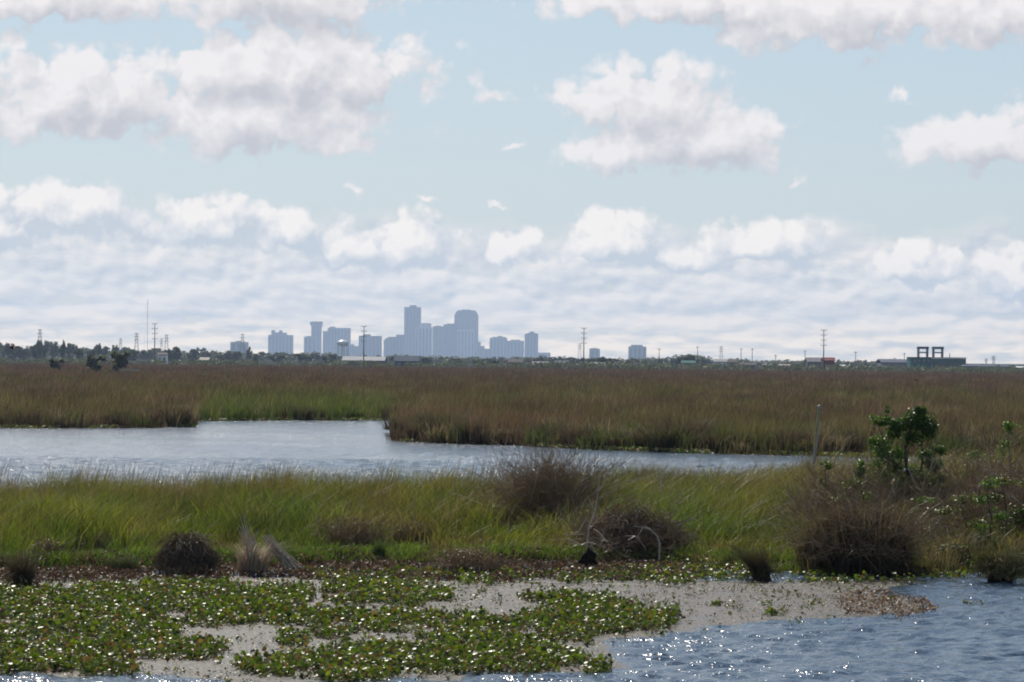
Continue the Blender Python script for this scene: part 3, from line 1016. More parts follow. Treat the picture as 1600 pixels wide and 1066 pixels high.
def tussock_mesh(name, nb, rad, hgt, colb, colt, droop=0.55, spread=0.55, width=0.012, mat=None, leanx=0.0, nseg=4):
    an = rng.random(nb) * 6.283
    r = rad * 0.55 * np.sqrt(rng.random(nb))
    base = np.stack([np.cos(an) * r, np.sin(an) * r, np.zeros(nb) - 0.04], -1)
    out_ = spread * (0.25 + 0.75 * rng.random(nb))
    ll = np.stack([np.cos(an) * out_ + leanx + rng.normal(0, 0.10, nb), np.sin(an) * out_ + rng.normal(0, 0.10, nb)], -1)
    h_ = hgt * (0.55 + 0.55 * rng.random(nb))
    v, t, c = blades(base, h_, width * (0.6 + 0.8 * rng.random(nb)), ll, an + 1.57 + rng.normal(0, 0.6, nb), nseg,
                     jitter_col(colb, nb), jitter_col(colt, nb), droop * (0.5 + 0.5 * rng.random(nb)), 2.0)
    return tri_mesh(name, v, t, mat or M_MARSH, c)


far_t = [tussock_mesh('rush_tussock', 900, 1.5, 1.75, (0.055, 0.045, 0.03), (0.12, 0.095, 0.06), 0.35, 0.42, 0.03),
         tussock_mesh('rush_tussock', 700, 1.2, 1.5, (0.065, 0.055, 0.03), (0.15, 0.12, 0.075), 0.4, 0.5, 0.03),
         tussock_mesh('rush_tussock', 700, 1.3, 1.6, (0.05, 0.048, 0.026), (0.10, 0.10, 0.05), 0.3, 0.38, 0.03)]
ORD = ['first', 'second', 'third', 'fourth', 'fifth', 'sixth', 'seventh', 'eighth', 'ninth', 'tenth', 'eleventh', 'twelfth', 'thirteenth', 'fourteenth', 'fifteenth', 'sixteenth', 'seventeenth', 'eighteenth', 'nineteenth', 'twentieth']
spots = [(45, 667, .7), (160, 667, .75), (185, 666, .95), (236, 666, .9), (272, 667, 1.2),
         (472, 657, .8),
         (635, 687, .8), (662, 690, 1.05), (690, 690, 1.35), (735, 694, .85), (790, 695, .7), (862, 697, .95), (905, 700, .75), (960, 702, .8), (1042, 706, 1.0), (1068, 705, 1.3), (1095, 706, .8), (1180, 709, .8), (1245, 710, .85), (1310, 712, .8)]
for i, (px, py, s) in enumerate(spots):
    gpt = G(px, py)
    o = link('rush_tussock', far_t[i % 3], loc=(gpt.x, gpt.y + 0.6, 0.0))
    o.rotation_euler = (0, 0, rng.random() * 6.28)
    o.scale = (s * (0.8 + .4 * rng.random()), s, s * (0.85 + .25 * rng.random()))
    if i < 5:
        lb = ORD[i] + ' dark rush tussock from the left along the left far bank'
    elif i == 5:
        lb = 'lone grey brown rush tussock at the back of the green cove'
    else:
        lb = ORD[i - 6] + ' dark rush tussock from the left along the right far bank'
    tag(o, lb, 'tussock', 'rush tussocks along the far bank')

# ------------------------------------------------------------------ twigs, brush, mounds


def twigs(mb, base, n, height, spread, r0=0.012, lean=(0, 0), kids=5, wander=0.25, droop=0.0, inward=0.0):
    for i in range(n):
        an = random.random() * 6.283
        sp = spread * math.sqrt(random.random())
        p = Vector(base) + Vector((math.cos(an) * sp * 0.45, math.sin(an) * sp * 0.45, -0.03))
        dv_ = Vector((math.cos(an) * sp / max(height, .1) * 0.9 + lean[0], math.sin(an) * sp / max(height, .1) * 0.9 + lean[1], 1.0)).normalized()
        L = height * (0.55 + 0.6 * random.random())
        pts, q = [p.copy()], p.copy()
        seg = 4
        for s in range(seg):
            dv_ = (dv_ + Vector((random.gauss(0, wander), random.gauss(0, wander), random.gauss(0, wander * .6) - droop * (s + 1) / seg))).normalized()
            q = q + dv_ * L / seg
            if q.z < 0.02: q.z = 0.02 + random.random() * 0.05
            pts.append(q.copy())
        rr = r0 * (0.6 + 0.7 * random.random())
        mb.tube(pts, [rr * (1 - 0.8 * k / seg) for k in range(seg + 1)], 3, False)
        for c in range(kids):
            k = random.randint(1, seg - 1)
            st = pts[k].lerp(pts[k + 1], random.random())
            cd = ((pts[k + 1] - pts[k]).normalized() + Vector((random.gauss(0, .7), random.gauss(0, .7), random.gauss(0, .5)))).normalized()
            cl_ = L * (0.12 + 0.25 * random.random())
            mb.tube([st, st + cd * cl_], [rr * .45, rr * .12], 3, False)


def leaf_cloud(centers, n, rad, col_table, w, lr=0.03, aspect=0.5, k=5, up=0.4):
    """n leaves spread in ellipsoids: centers list of (vec, (rx,ry,rz), weight)"""
    parts = []
    tot = sum(c[2] for c in centers)
    for c, rr, wt_ in centers:
        m_ = int(n * wt_ / tot)
        u = rng.normal(size=(m_, 3)); u /= np.linalg.norm(u, axis=1, keepdims=True)
        u *= (rng.random((m_, 1)) ** 0.45)
        # uneven: pull leaves into small clumps
        cc = rng.normal(size=(max(4, m_ // 22), 3)); cc /= np.linalg.norm(cc, axis=1, keepdims=True); cc *= rng.random((len(cc), 1)) ** .4
        near = cc[rng.integers(0, len(cc), m_)]
        u = near * 0.72 + u * 0.36
        pos = np.array(c) + u * np.array(rr)
        nr_ = u + rng.normal(0, 0.7, (m_, 3)) + np.array([0, 0, up])
        parts.append(leaves(pos, lr * (0.6 + 0.8 * rng.random(m_)), nr_, pick(m_, col_table, w), aspect, k, 0.1))
    return join(parts)


def dome_mesh(name, nb, R_, H, col_a, col_b, width, mat, power=0.8, fuzz=0.06, nseg=5):
    """strands that leave the top of a heap and hang down over it to the ground"""
    th = rng.random(nb) * 6.283
    p0_ = 0.10 + rng.random(nb) ** 0.8 * 1.2
    p1_ = np.minimum(p0_ + 0.30 + rng.random(nb) * 0.6, 1.60)
    rad_ = 1 - 0.35 * rng.random(nb) ** 2
    dth = rng.normal(0, 0.42, nb)
    V = np.zeros((nb, 2 * nseg + 1, 3)); C = np.zeros_like(V)
    ca_, cb_ = jitter_col(col_a, nb, 0.35), jitter_col(col_b, nb, 0.35)
    off = rng.normal(0, fuzz, (nb, 3))
    for k in range(nseg + 1):
        f_ = k / nseg
        ph = p0_ + (p1_ - p0_) * f_
        t_ = th + dth * f_
        sn_1 = np.sin(np.minimum(ph, 1.57)) ** power * (1 + 0.12 * np.sin(3 * th + 1) + 0.08 * np.sin(7 * th))
        z_ = H * np.maximum(np.cos(ph), -0.03) * (1 + 0.10 * np.sin(2 * th + 2))
        c = np.stack([R_ * sn_1 * np.cos(t_), R_ * sn_1 * np.sin(t_), z_], -1) * rad_[:, None] + off * (0.5 + f_)
        c[:, 2] = np.maximum(c[:, 2], -0.05)
        sd = np.stack([-np.sin(t_), np.cos(t_), 0.3 * np.ones(nb)], -1)
        w = (width * (0.5 + rng.random(nb)) * (1 - f_ ** 3) * .5)[:, None]
        col = ca_ * (1 - f_) + cb_ * f_
        if k < nseg:
            V[:, 2 * k], V[:, 2 * k + 1] = c - sd * w, c + sd * w
            C[:, 2 * k] = C[:, 2 * k + 1] = col
        else:
            V[:, 2 * k] = c; C[:, 2 * k] = col
    T = []
    for k in range(nseg - 1):
        T += [(2 * k, 2 * k + 1, 2 * k + 3), (2 * k, 2 * k + 3, 2 * k + 2)]
    T.append((2 * nseg - 2, 2 * nseg - 1, 2 * nseg))
    tris = (np.arange(nb)[:, None, None] * (2 * nseg + 1) + np.array(T)[None]).reshape(-1, 3)
    return tri_mesh(name, V.reshape(-1, 3), tris, mat, C.reshape(-1, 3))


def gp(px, py):
    q_ = G(px, py, 0.12)
    return q_


# domed heap of dead vines, front left
b = gp(288, 890)
t = empty('brush_mound', b, 'grey brown domed mound of dead vines with glints painted as pale leaf bits on the left bank', 'brush mound')
t['kind'] = 'thing'
v_ = leaf_cloud([((0.05, 0, 0.30), (0.48, 0.45, 0.34), 1), ((0.45, 0.05, 0.2), (0.22, 0.3, 0.2), .4)], 2300, 1, [(0.08, 0.06, 0.045), (0.13, 0.105, 0.075), (0.085, 0.11, 0.04), (0.32, 0.28, 0.21)], [4, 3, 3, 1.2], 0.028, 0.5)  # palest leaf colour paints in the glints on the mound
link('dead_leaves', tri_mesh('dead_leaves', *v_[:2], M_DEADLEAF, v_[2]), t)
mb = MB()
link('drooping_strands', dome_mesh('drooping_strands', 900, 0.62, 0.62, (0.12, 0.095, 0.072), (0.06, 0.048, 0.036), 0.016, M_DRY, 1.0, 0.08), t)
for i in range(70):   # strands running from the apex down to the ground
    an = random.random() * 6.283
    ex_ = Vector((math.cos(an) * 0.66 * (0.5 + .55 * random.random()), math.sin(an) * 0.55, 0.0))
    ap = Vector((0.02 + random.gauss(0, .12), random.gauss(0, .12), 0.60 + random.gauss(0, .05)))
    mid = ap.lerp(ex_, 0.5) + Vector((random.gauss(0, .05), random.gauss(0, .05), 0.10))
    mb.tube([ap, ap.lerp(mid, .5) + Vector((0, 0, .03)), mid, ex_], [.010, .012, .010, .007], 3, False)
mb.build('stem', M_TWIG, t)

# bleached dry grass clump
b = gp(395, 888)
t = empty('dry_grass_clump', b, 'bleached pale dry grass clump with long strands swept to the right', 'grass clump')
me = tussock_mesh('strands', 330, 0.5, 0.75, (0.32, 0.26, 0.19), (0.52, 0.46, 0.37), 0.45, 0.7, 0.016, M_DRY, 0.25)
link('strands', me, t)
mb = MB()
for i in range(46):
    x0_ = random.uniform(-.12, .1); tipx = x0_ - 0.15 + random.gauss(0, .08)
    mb.tube([(x0_ + .05, random.gauss(0, .1), 0), (x0_, random.gauss(0, .1), .35), (tipx, random.gauss(0, .1), .72 + random.gauss(0, .1))], [.009, .008, .003], 3, False)
for i in range(46):
    x0_ = 0.30 + random.gauss(0, .05)
    mb.tube([(x0_ + .42 + random.gauss(0, .06), random.gauss(0, .1), 0.02), (x0_ + .18, random.gauss(0, .08), .30), (x0_ - .05, random.gauss(0, .08), .55 + random.gauss(0, .06))], [.010, .009, .004], 3, False)
mb.build('stalk', M_PALE, t)

# small heaps and bushes: px, py base, n, height m, spread m, material
heaps = [
    ('dead_bush', 548, 862, 150, .85, .65, M_TWIG, 'dark brown leafless bush half sunk in the left grass', 0.2),
    ('dead_bush', 858, 840, 700, 1.95, 0.95, M_TWIG, 'tall purple brown dead bush rising above the grass beside the channel', 0.05),
    ('dead_bush', 930, 862, 110, 1.15, .6, M_TWIG, 'thin reddish twig bush left of the domed twig heap', 0.1),
    ('twig_pile', 735, 888, 200, .48, .95, M_TWIG, 'low reddish brown twig pile on the middle of the bank edge', 0.35),
    ('dead_bush', 75, 875, 80, .5, .5, M_DARKTWIG, 'small dark tangle of twigs in the far left grass', 0.2),
    ('dead_bush', 255, 835, 110, .55, 1.0, M_TWIG, 'wide low brown tangle in the grass above the vine mound', 0.3),
    ('dead_bush', 1388, 846, 620, 1.75, 1.5, M_TWIG, 'broad brown thicket of dead twigs below the leafy shrub', 0.12),
    ('dead_bush', 1565, 850, 640, 2.1, 1.5, M_TWIG, 'tall brown twig thicket at the right edge of the near bank', 0.10),
    ('dead_bush', 1478, 848, 380, 1.35, 1.3, M_DARKTWIG, 'dark twig thicket between the leafy shrub and right edge thicket', 0.15),
    ('dead_bush', 806, 836, 260, 1.25, .7, M_TWIG, 'lower brown dead bush leaning against the tall purple brown one on its left', 0.1),
    ('dead_bush', 1012, 800, 160, 1.25, .8, M_TWIG, 'sparse brown weeds at the channel edge beside the crooked pale stick', 0.06),
    ('dead_bush', 640, 852, 90, .6, .6, M_TWIG, 'small brown dead bush in the grass above the twig pile', 0.2),
    ('dead_bush', 150, 862, 70, .5, .7, M_TWIG, 'flattened brown stalks in the grass at the left of the vine mound', 0.25),
    ('dead_bush', 1338, 838, 330, 1.7, 1.1, M_TWIG, 'loose brown weed thicket rising behind the large sedge tussock', 0.08),
    ('dead_bush', 1520, 858, 330, 1.5, 1.1, M_TWIG, 'rusty brown thicket between the green cane and the right edge', 0.12),
    ('dead_bush', 1625, 862, 360, 1.9, 1.2, M_TWIG, 'brown thicket cut by the right border of the view', 0.10),
    ('dead_bush', 1440, 868, 220, .95, 1.0, M_TWIG, 'low brown thicket right beside the large sedge tussock', 0.2),
    ('dead_bush', 1296, 850, 230, 1.55, .8, M_TWIG, 'wispy grey brown weeds left of the leafy shrub', 0.06),
]
for nm, px, py, nn, hh, sp, mt, lb, dr in heaps:
    b = gp(px, py)
    t = empty(nm, b, lb, nm.replace('_', ' '))
    mb = MB(); twigs(mb, (0, 0, 0), nn, hh, sp, 0.011, (0.1, 0), 6, 0.28, dr)
    mb.build('twigs', mt, t)
    if px > 1250 or hh > 1.5:
        mb = MB(); twigs(mb, (0, 0, 0), nn // 9, hh * 1.05, sp * 1.15, 0.017, (0.1, 0), 4, 0.34, dr); mb.build('pale_twigs', M_PALE, t)
    v_ = leaf_cloud([((0, 0, hh * .45), (sp * .8, sp * .7, hh * .5), 1)], nn * 9, 1, [(0.15, 0.105, 0.056), (0.23, 0.17, 0.095), (0.10, 0.125, 0.026), (0.06, 0.045, 0.026)], [4, 3.5, 4.0 if px > 1250 else 1.0, 1.5], 0.032 if px > 1250 else 0.027, 0.38, 3)
    link('dead_leaves', tri_mesh('dead_leaves', *v_[:2], M_DEADLEAF, v_[2]), t)

# domed twig heap with its arching bare branch
b = gp(988, 866)
t = empty('twig_mound', b, 'dark domed heap of drooping twigs in the middle of the bank', 'twig mound')
for (ox_, oy_, nb_, R1, H1) in ((-.05, 0, 1100, .62, .98), (.42, .05, 800, .55, .78), (-.55, .1, 500, .42, .55), (.78, -.05, 350, .34, .45)):
    link('drooping_strands', dome_mesh('drooping_strands', nb_, R1, H1, (0.15, 0.108, 0.085), (0.06, 0.045, 0.036), 0.017, M_DRY, 1.0, 0.10), t, (ox_, oy_, 0))
mb = MB(); twigs(mb, (0, 0, 0), 330, 1.3, 1.25, .010, (.1, 0), 5, .38, .36); mb.build('twigs', M_TWIG, t)
mb = MB(); twigs(mb, (0, -.2, 0), 34, 1.35, 1.3, .016, (-.2, 0), 3, .38, .5); mb.build('pale_twigs', M_PALE, t)
d0 = gp(1030, 868).y - 1.0
b = P(1030, 872, d0)
mb = MB()
arc = [P(1030, 876, d0) - b, P(1031, 850, d0) - b, P(1027, 838, d0) - b, P(1017, 828, d0) - b, P(1005, 824, d0) - b, P(990, 822, d0) - b]
mb.tube(arc, [.020, .018, .016, .014, .011, .005], 6)
mb.tube([arc[4], P(1000, 832, d0) - b, P(994, 842, d0) - b], [.014, .01, .004], 5)
mb.tube([arc[3], P(1008, 822, d0) - b], [.013, .004], 5)
o = mb.build('bare_branch', M_PALE, None, b)
tag(o, 'pale leafless branch arching over the right side of the twig heap', 'branch')

b = gp(918, 868); d0 = b.y - .15
mb = MB()
L0 = [P(916, 866, d0), P(918, 845, d0), P(920, 824, d0), P(930, 800, d0), P(934, 770, d0), P(938, 740, d0)]
mb.tube([q_ - b for q_ in L0], [.02, .018, .016, .013, .009, .004], 5)
mb.tube([P(919, 826, d0) - b, P(926, 822, d0) - b, P(929, 806, d0) - b], [.014, .012, .008], 5)
mb.tube([P(900, 842, d0 + .1) - b, P(908, 824, d0) - b, P(917, 808, d0) - b], [.014, .012, .005], 5)
mb.tube([P(930, 800, d0) - b, P(922, 785, d0) - b, P(918, 772, d0) - b], [.009, .007, .003], 5)
mb.tube([P(934, 770, d0) - b, P(945, 755, d0) - b, P(950, 745, d0) - b], [.007, .005, .002], 5)
o = mb.build('bare_sapling', M_PALE, None, b)
tag(o, 'thin pale leafless sapling forking beside the domed twig heap', 'sapling')

b = gp(1034, 800); d0 = 90.0
mb = MB()
mb.tube([P(1034, 800, d0), P(1035, 778, d0), P(1032, 756, d0), P(1037, 740, d0), P(1043, 722, d0)], [.02, .018, .015, .011, .005], 5)
mb.tube([P(1032, 757, d0), P(1027, 748, d0), P(1025, 738, d0)], [.009, .007, .003], 5)
o = mb.build('bare_stick', M_PALE)
tag(o, 'single crooked pale stick standing in the grass right of centre', 'stick')

# black clump with a pointed stump
b = gp(918, 879)
t = empty('rotten_stump', b, 'black rotten stump sitting on the litter below the pale sapling', 'stump')
mb = MB()
prof = [(.12, -.05), (.17, .04), (.185, .13), (.16, .21), (.10, .26), (.05, .30), (.02, .35)]
prof = [(a_ * .8, b_ * .8) for a_, b_ in prof]
mb.lathe(prof, 11)
mb.v = [(vx + .02 * math.sin(9 * vz + 5 * vy), vy + .02 * math.sin(11 * vx + 7 * vz), vz + .015 * math.sin(13 * vx + 9 * vy)) for vx, vy, vz in mb.v]
mb.build('stump_body', M_STUMP_HOLLOW, t, smooth=True)
mb = MB()
for i in range(6):
    an = i * 1.05 + .3
    mb.tube([(math.cos(an) * .10, math.sin(an) * .10, .06), (math.cos(an) * .16, math.sin(an) * .16, .01), (math.cos(an) * .20, math.sin(an) * .20, -.04)], [.035, .025, .012], 5)
mb.build('root', M_STUMP_HOLLOW, t)

# reed tufts by the water
b = G(1192, 908)
t = empty('reed_tuft', b, 'dark reed tuft leaning left out of the water in front of the bank', 'reed tuft')
link('blades', tussock_mesh('blades', 380, 0.26, 0.95, (0.03, 0.028, 0.018), (0.085, 0.075, 0.04), 0.3, 0.50, 0.013, M_MARSH, -0.50), t)
link('drooping_blades', dome_mesh('drooping_blades', 300, 0.36, 0.30, (0.075, 0.065, 0.035), (0.04, 0.034, 0.02), 0.013, M_DRY, 0.9, 0.07), t, (-.03, 0, 0))
b = gp(36, 912)
t = empty('reed_tuft', b, 'dark upright reed tuft among the hyacinths at the far left', 'reed tuft')
link('blades', tussock_mesh('blades', 330, 0.26, 0.75, (0.04, 0.032, 0.025), (0.10, 0.085, 0.055), 0.25, 0.55, 0.013, M_MARSH, -0.12), t)
link('drooping_blades', dome_mesh('drooping_blades', 300, 0.34, 0.28, (0.09, 0.075, 0.05), (0.05, 0.04, 0.026), 0.013, M_DRY, 0.9, 0.07), t)
b = gp(192, 885)
t = empty('reed_tuft', b, 'small dark green low tuft left of the domed vine mound', 'reed tuft')
link('blades', tussock_mesh('blades', 260, 0.45, 0.36, (0.04, 0.05, 0.025), (0.08, 0.095, 0.04), 0.5, 0.6, 0.012, M_MARSH, 0), t)
b = gp(592, 870)
t = empty('reed_tuft', b, 'narrow dark green tuft right of the sunk brown bush', 'reed tuft')
link('blades', tussock_mesh('blades', 160, 0.18, 0.45, (0.03, 0.045, 0.02), (0.06, 0.085, 0.03), 0.2, 0.2, 0.012, M_GRASS, 0), t)
b = gp(512, 755)
t = empty('grass_tuft', (b.x, 93.0, .12), 'taller green grass tuft standing up against the channel, left of centre', 'grass tuft')
link('blades', tussock_mesh('blades', 320, 0.55, 1.45, (0.08, 0.10, 0.025), (0.14, 0.12, 0.05), 0.1, 0.22, 0.016, M_GRASS, 0.05), t)
b = gp(470, 760)
t = empty('grass_tuft', (b.x, 92.5, .12), 'reddish brown seedy grass tuft standing left of the taller green tuft', 'grass tuft')
link('blades', tussock_mesh('blades', 360, 0.9, 1.30, (0.12, 0.10, 0.05), (0.16, 0.095, 0.065), 0.15, 0.4, 0.013, M_GRASS, 0.1), t)

# big dark drooping tussock, right
b = gp(1348, 888)
t = empty('sedge_tussock', b, 'large dark drooping sedge tussock at the waterline on the right', 'sedge tussock')
link('drooping_blades', dome_mesh('drooping_blades', 900, 0.6, 0.8, (0.085, 0.062, 0.045), (0.03, 0.024, 0.016), 0.020, M_DRY, 0.9, 0.10), t, (-.55, .25, 0))
link('drooping_blades', dome_mesh('drooping_blades', 2600, 0.86, 1.05, (0.075, 0.055, 0.040), (0.026, 0.021, 0.014), 0.020, M_DRY, 0.85, 0.11), t)
mb = MB(); twigs(mb, (0, 0, 0), 330, 1.75, 1.25, .010, (-.02, 0), 6, .32, .18); mb.build('twigs', M_TWIG, t)
link('upright_stems', tussock_mesh('upright_stems', 420, 1.9, 1.75, (0.09, 0.072, 0.045), (0.15, 0.115, 0.075), 0.25, 0.55, 0.013, M_MARSH, -0.05), t)
# far right: solid mound coloured near black to paint the shade in a hollow
b = gp(1566, 900)
t = empty('shaded_hollow', b, 'painted black shade of a hollow under overhanging grass at the right end of the waterline', 'peat clump')
mb = MB()
mb.lathe([(.20, -.1), (.23, .03), (.21, .10), (.14, .16), (.04, .19)], 13)
mb.v = [(vx * 1.25 + .04 * math.sin(9 * vz + 5 * vy), vy + .03 * math.sin(11 * vx + 7 * vz), vz + .03 * math.sin(7 * vx + 9 * vy)) for vx, vy, vz in mb.v]
mb.build('painted_hollow', M_STUMP_HOLLOW, t, smooth=True)
link('overhanging_blades', dome_mesh('overhanging_blades', 700, 0.52, 0.40, (0.10, 0.095, 0.04), (0.05, 0.042, 0.022), 0.015, M_DRY, 0.9, 0.09), t, (0, .06, .02))
link('drooping_blades', dome_mesh('drooping_blades', 420, 0.50, 0.24, (0.10, 0.09, 0.04), (0.05, 0.04, 0.022), 0.015, M_DRY, 0.9, 0.09), t, (.05, -.18, 0))
link('upright_blades', tussock_mesh('upright_blades', 260, 0.8, 0.75, (0.06, 0.065, 0.025), (0.11, 0.11, 0.045), 0.3, 0.5, 0.013, M_MARSH, 0), t, (0, .3, .1))

# bright cane-like plant
b = gp(1462, 850)
t = empty('cane_plant', b, 'bright green cane plant with long arching leaves below the leafy shrub', 'plant')
mb = MB()
lv_parts = []
for i in range(9):
    x0_ = random.uniform(-.35, .35); y0_ = random.uniform(-.2, .2); hh = random.uniform(.5, 1.05)
    mb.tube([(x0_, y0_, -.03), (x0_ + .03, y0_, hh * .5), (x0_ - .02, y0_, hh)], [.010, .008, .004], 5)
    m_ = 9
    tz = np.linspace(.25, 1.0, m_)
    bs = np.stack([np.full(m_, x0_), np.full(m_, y0_), hh * tz], -1)
    sg = np.where(np.arange(m_) % 2 == 0, 1, -1)
    lv_parts.append(blades(bs, 0.30, 0.034, np.stack([sg * (0.9 + .4 * rng.random(m_)), rng.normal(0, .4, m_)], -1), np.full(m_, 1.57) + rng.normal(0, .6, m_), 4,
                           jitter_col((0.10, 0.16, 0.035), m_), jitter_col((0.12, 0.18, 0.05), m_), 0.75, 2.0))
mb.build('stem', mat_plain('green_stem', (0.09, 0.12, 0.04), .5, .2, 8), t)
jv = join(lv_parts)
link('leaves', tri_mesh('leaves', *jv[:2], M_LEAF, jv[2]), t)

# leafy shrub, right: forked trunk and separate bunches of leaves
D = 83.0
b = P(1415, 868, D); b.z = 0.1
t = empty('leafy_shrub', b, 'leafy green shrub with a dense round top bunch on the right bank', 'shrub')
mb = MB()


def limb(pts, r):
    mb.tube([P(px, py, D + dz_) - b for px, py, dz_ in pts], r, 6)


limb([(1420, 872, 0), (1422, 810, .05), (1418, 760, 0), (1416, 725, 0), (1414, 700, -.05), (1424, 668, 0), (1430, 648, 0)], [.06, .055, .05, .042, .036, .025, .01])
limb([(1422, 810, .05), (1436, 760, .1), (1441, 722, .1), (1440, 695, .1), (1445, 668, .1)], [.04, .034, .028, .02, .008])
limb([(1418, 760, 0), (1398, 730, -.1), (1385, 705, -.1), (1378, 680, -.1), (1368, 655, -.1)], [.026, .02, .016, .012, .004])
limb([(1441, 725, .1), (1458, 715, 0), (1464, 704, 0)], [.018, .013, .005])
limb([(1398, 730, -.1), (1384, 722, -.15), (1372, 712, -.15)], [.014, .01, .004])
limb([(1385, 705, -.1), (1392, 672, -.1), (1386, 642, -.1)], [.010, .008, .003])
mb.build('trunk', M_BARK, t, smooth=True)
k = D / F


def bun(px, py, rx, ry, w):
    return (tuple(P(px, py, D) - b), (rx * k, max(rx, ry) * k * .8, ry * k), w)


GT = [(0.045, 0.10, 0.018), (0.075, 0.14, 0.025), (0.03, 0.065, 0.014), (0.12, 0.17, 0.035)]
v_ = leaf_cloud([bun(1432, 655, 30, 22, 3.4), bun(1404, 668, 24, 18, 2.0), bun(1452, 672, 18, 22, 1.8), bun(1424, 684, 30, 16, 1.6), bun(1440, 640, 16, 10, .7), bun(1385, 660, 20, 10, .6)], 4200, 1, GT, [4, 3, 4, 1], 0.031, 0.5)
link('crown', tri_mesh('crown', *v_[:2], M_LEAF, v_[2]), t)['label'] = 'dense dark round top bunch'
v_ = leaf_cloud([bun(1380, 735, 32, 26, 2.4), bun(1412, 738, 34, 24, 2.2), bun(1400, 712, 20, 24, 1.6), bun(1378, 700, 28, 26, 3), bun(1392, 676, 20, 14, 1.4), bun(1374, 655, 26, 10, .7), bun(1362, 690, 14, 10, .5), bun(1385, 640, 10, 8, .25)], 3000, 1, [(0.07, 0.14, 0.022), (0.12, 0.18, 0.035), (0.045, 0.09, 0.018)], [3, 3, 2], 0.032, 0.5)
link('leaf_bunch', tri_mesh('leaf_bunch', *v_[:2], M_LEAF, v_[2]), t)
v_ = leaf_cloud([bun(1440, 748, 34, 24, 2.0), bun(1448, 712, 20, 18, 1.3), bun(1462, 765, 22, 18, 1.2), bun(1465, 705, 18, 14, 1.2), bun(1460, 728, 22, 16, 1.5), bun(1472, 748, 12, 12, .6)], 2600, 1, [(0.07, 0.14, 0.022), (0.12, 0.18, 0.035), (0.045, 0.09, 0.018)], [3, 3, 2], 0.032, 0.5)
link('leaf_bunch', tri_mesh('leaf_bunch', *v_[:2], M_LEAF, v_[2]), t)
v_ = leaf_cloud([bun(1344, 735, 10, 22, 1), bun(1410, 765, 34, 24, 1.6), bun(1440, 800, 30, 22, 1.0), bun(1345, 780, 26, 26, .8)], 2300, 1, GT, [3, 3, 1, 1], 0.03, 0.5)
link('leaf_bunch', tri_mesh('leaf_bunch', *v_[:2], M_LEAF, v_[2]), t)

# smaller leafy saplings
for (px, pyt, pyb, dd_, nl_, rx, lb) in [
    (1578, 650, 870, 84, 700, 20, 'yellow green leafy sapling at the right edge of the near bank'),
    (1345, 712, 850, 80, 380, 14, 'slim light green weed standing just left of the leafy shrub'),
    (1292, 715, 860, 82, 330, 14, 'slim leafy weed standing beside the leaning white pole'),
    (1545, 745, 880, 76, 600, 24, 'bushy green weed in front of the right edge thicket'),
    (1505, 772, 868, 77, 1200, 46, 'broad olive green bush in the middle of the brown right hand thickets'),
    (1330, 745, 866, 77, 900, 36, 'olive green bush tangled into the weeds on the left side of the leafy shrub'),
    (1570, 742, 862, 78, 1100, 40, 'dull green bush growing out of the tall thicket near the right border'),
    (1530, 700, 860, 86, 520, 26, 'pale green leafy sapling rising behind the rusty thicket'),
    (1450, 775, 860, 80, 420, 26, 'dark green leafy weed tangled in the brown twigs beneath the shrub'),
    (1600, 790, 880, 78, 420, 22, 'green weed bunch cut by the right border, low in the thicket'),
    (1500, 850, 895, 74, 520, 34, 'low green leafy bush near the right waterline'),
]:
    b = P(px, pyb, dd_); b.z = 0.1
    t = empty('leafy_sapling', b, lb, 'sapling')
    mb = MB(); kk_ = dd_ / F
    top = P(px, pyt, dd_) - b
    mb.tube([(0, 0, -.03), top * .5 + Vector((.05, 0, 0)), top * .8 + Vector((-.04, 0, 0)), top], [.02, .016, .010, .004], 5)
    for q_ in (.45, .6, .75):
        sgn = 1 if q_ == .6 else -1
        mb.tube([top * q_, top * (q_ + .1) + Vector((sgn * rx * kk_ * .9, 0, 0))], [.009, .003], 4)
    mb.build('stem', M_BARK, t)
    hh = top.length
    olive = rx > 30
    v_ = leaf_cloud([(tuple(top * .92), (rx * kk_, rx * kk_, hh * .10), 1.2), (tuple(top * .72 + Vector((-.5 * rx * kk_, 0, 0))), (rx * kk_ * .8, rx * kk_ * .8, hh * .10), 1),
                     (tuple(top * .55 + Vector((.6 * rx * kk_, 0, 0))), (rx * kk_ * .9, rx * kk_ * .9, hh * .12), 1), (tuple(top * .35 + Vector((-.5 * rx * kk_, 0, 0))), (rx * kk_ * 1.1, rx * kk_, hh * .13), .9), (tuple(top * .18 + Vector((.4 * rx * kk_, 0, 0))), (rx * kk_ * 1.2, rx * kk_, hh * .12), .9)], int(nl_ * 1.7), 1, [(0.085, 0.11, 0.028), (0.14, 0.12, 0.05), (0.045, 0.06, 0.018)] if olive else [(0.09, 0.16, 0.025), (0.14, 0.20, 0.04), (0.05, 0.10, 0.02)], [3, 3, 2], 0.028, 0.5)
    link('leaves', tri_mesh('leaves', *v_[:2], M_LEAF, v_[2]), t)

# isolated hyacinth plants
for (px, py, nn, s, lb) in [(1204, 962, 10, 1.0, 'lone dark green hyacinth clump floating right of the big mat'),
                            (1192, 945, 3, .8, 'tiny hyacinth sprig floating just behind the lone clump'),
                            (1120, 946, 8, .8, 'brownish hyacinth cluster floating in the scum, left of the lone clump'),
                            (1150, 950, 5, .7, 'small hyacinth pair between the brownish cluster and the lone clump'),
                            (1515, 944, 6, .7, 'thin dark sprig floating off the right end of the scum')]:
    b = G(px, py)
    v_ = hyacinth(rng.normal(0, .09, nn), rng.normal(0, .12, nn), np.zeros(nn), 7, s, .3)
    o = link('water_hyacinth', tri_mesh('water_hyacinth', *v_[:2], M_HYA, v_[2], smooth=True), None, b)
    tag(o, lb, 'water plant', 'single hyacinths floating apart from the mat')

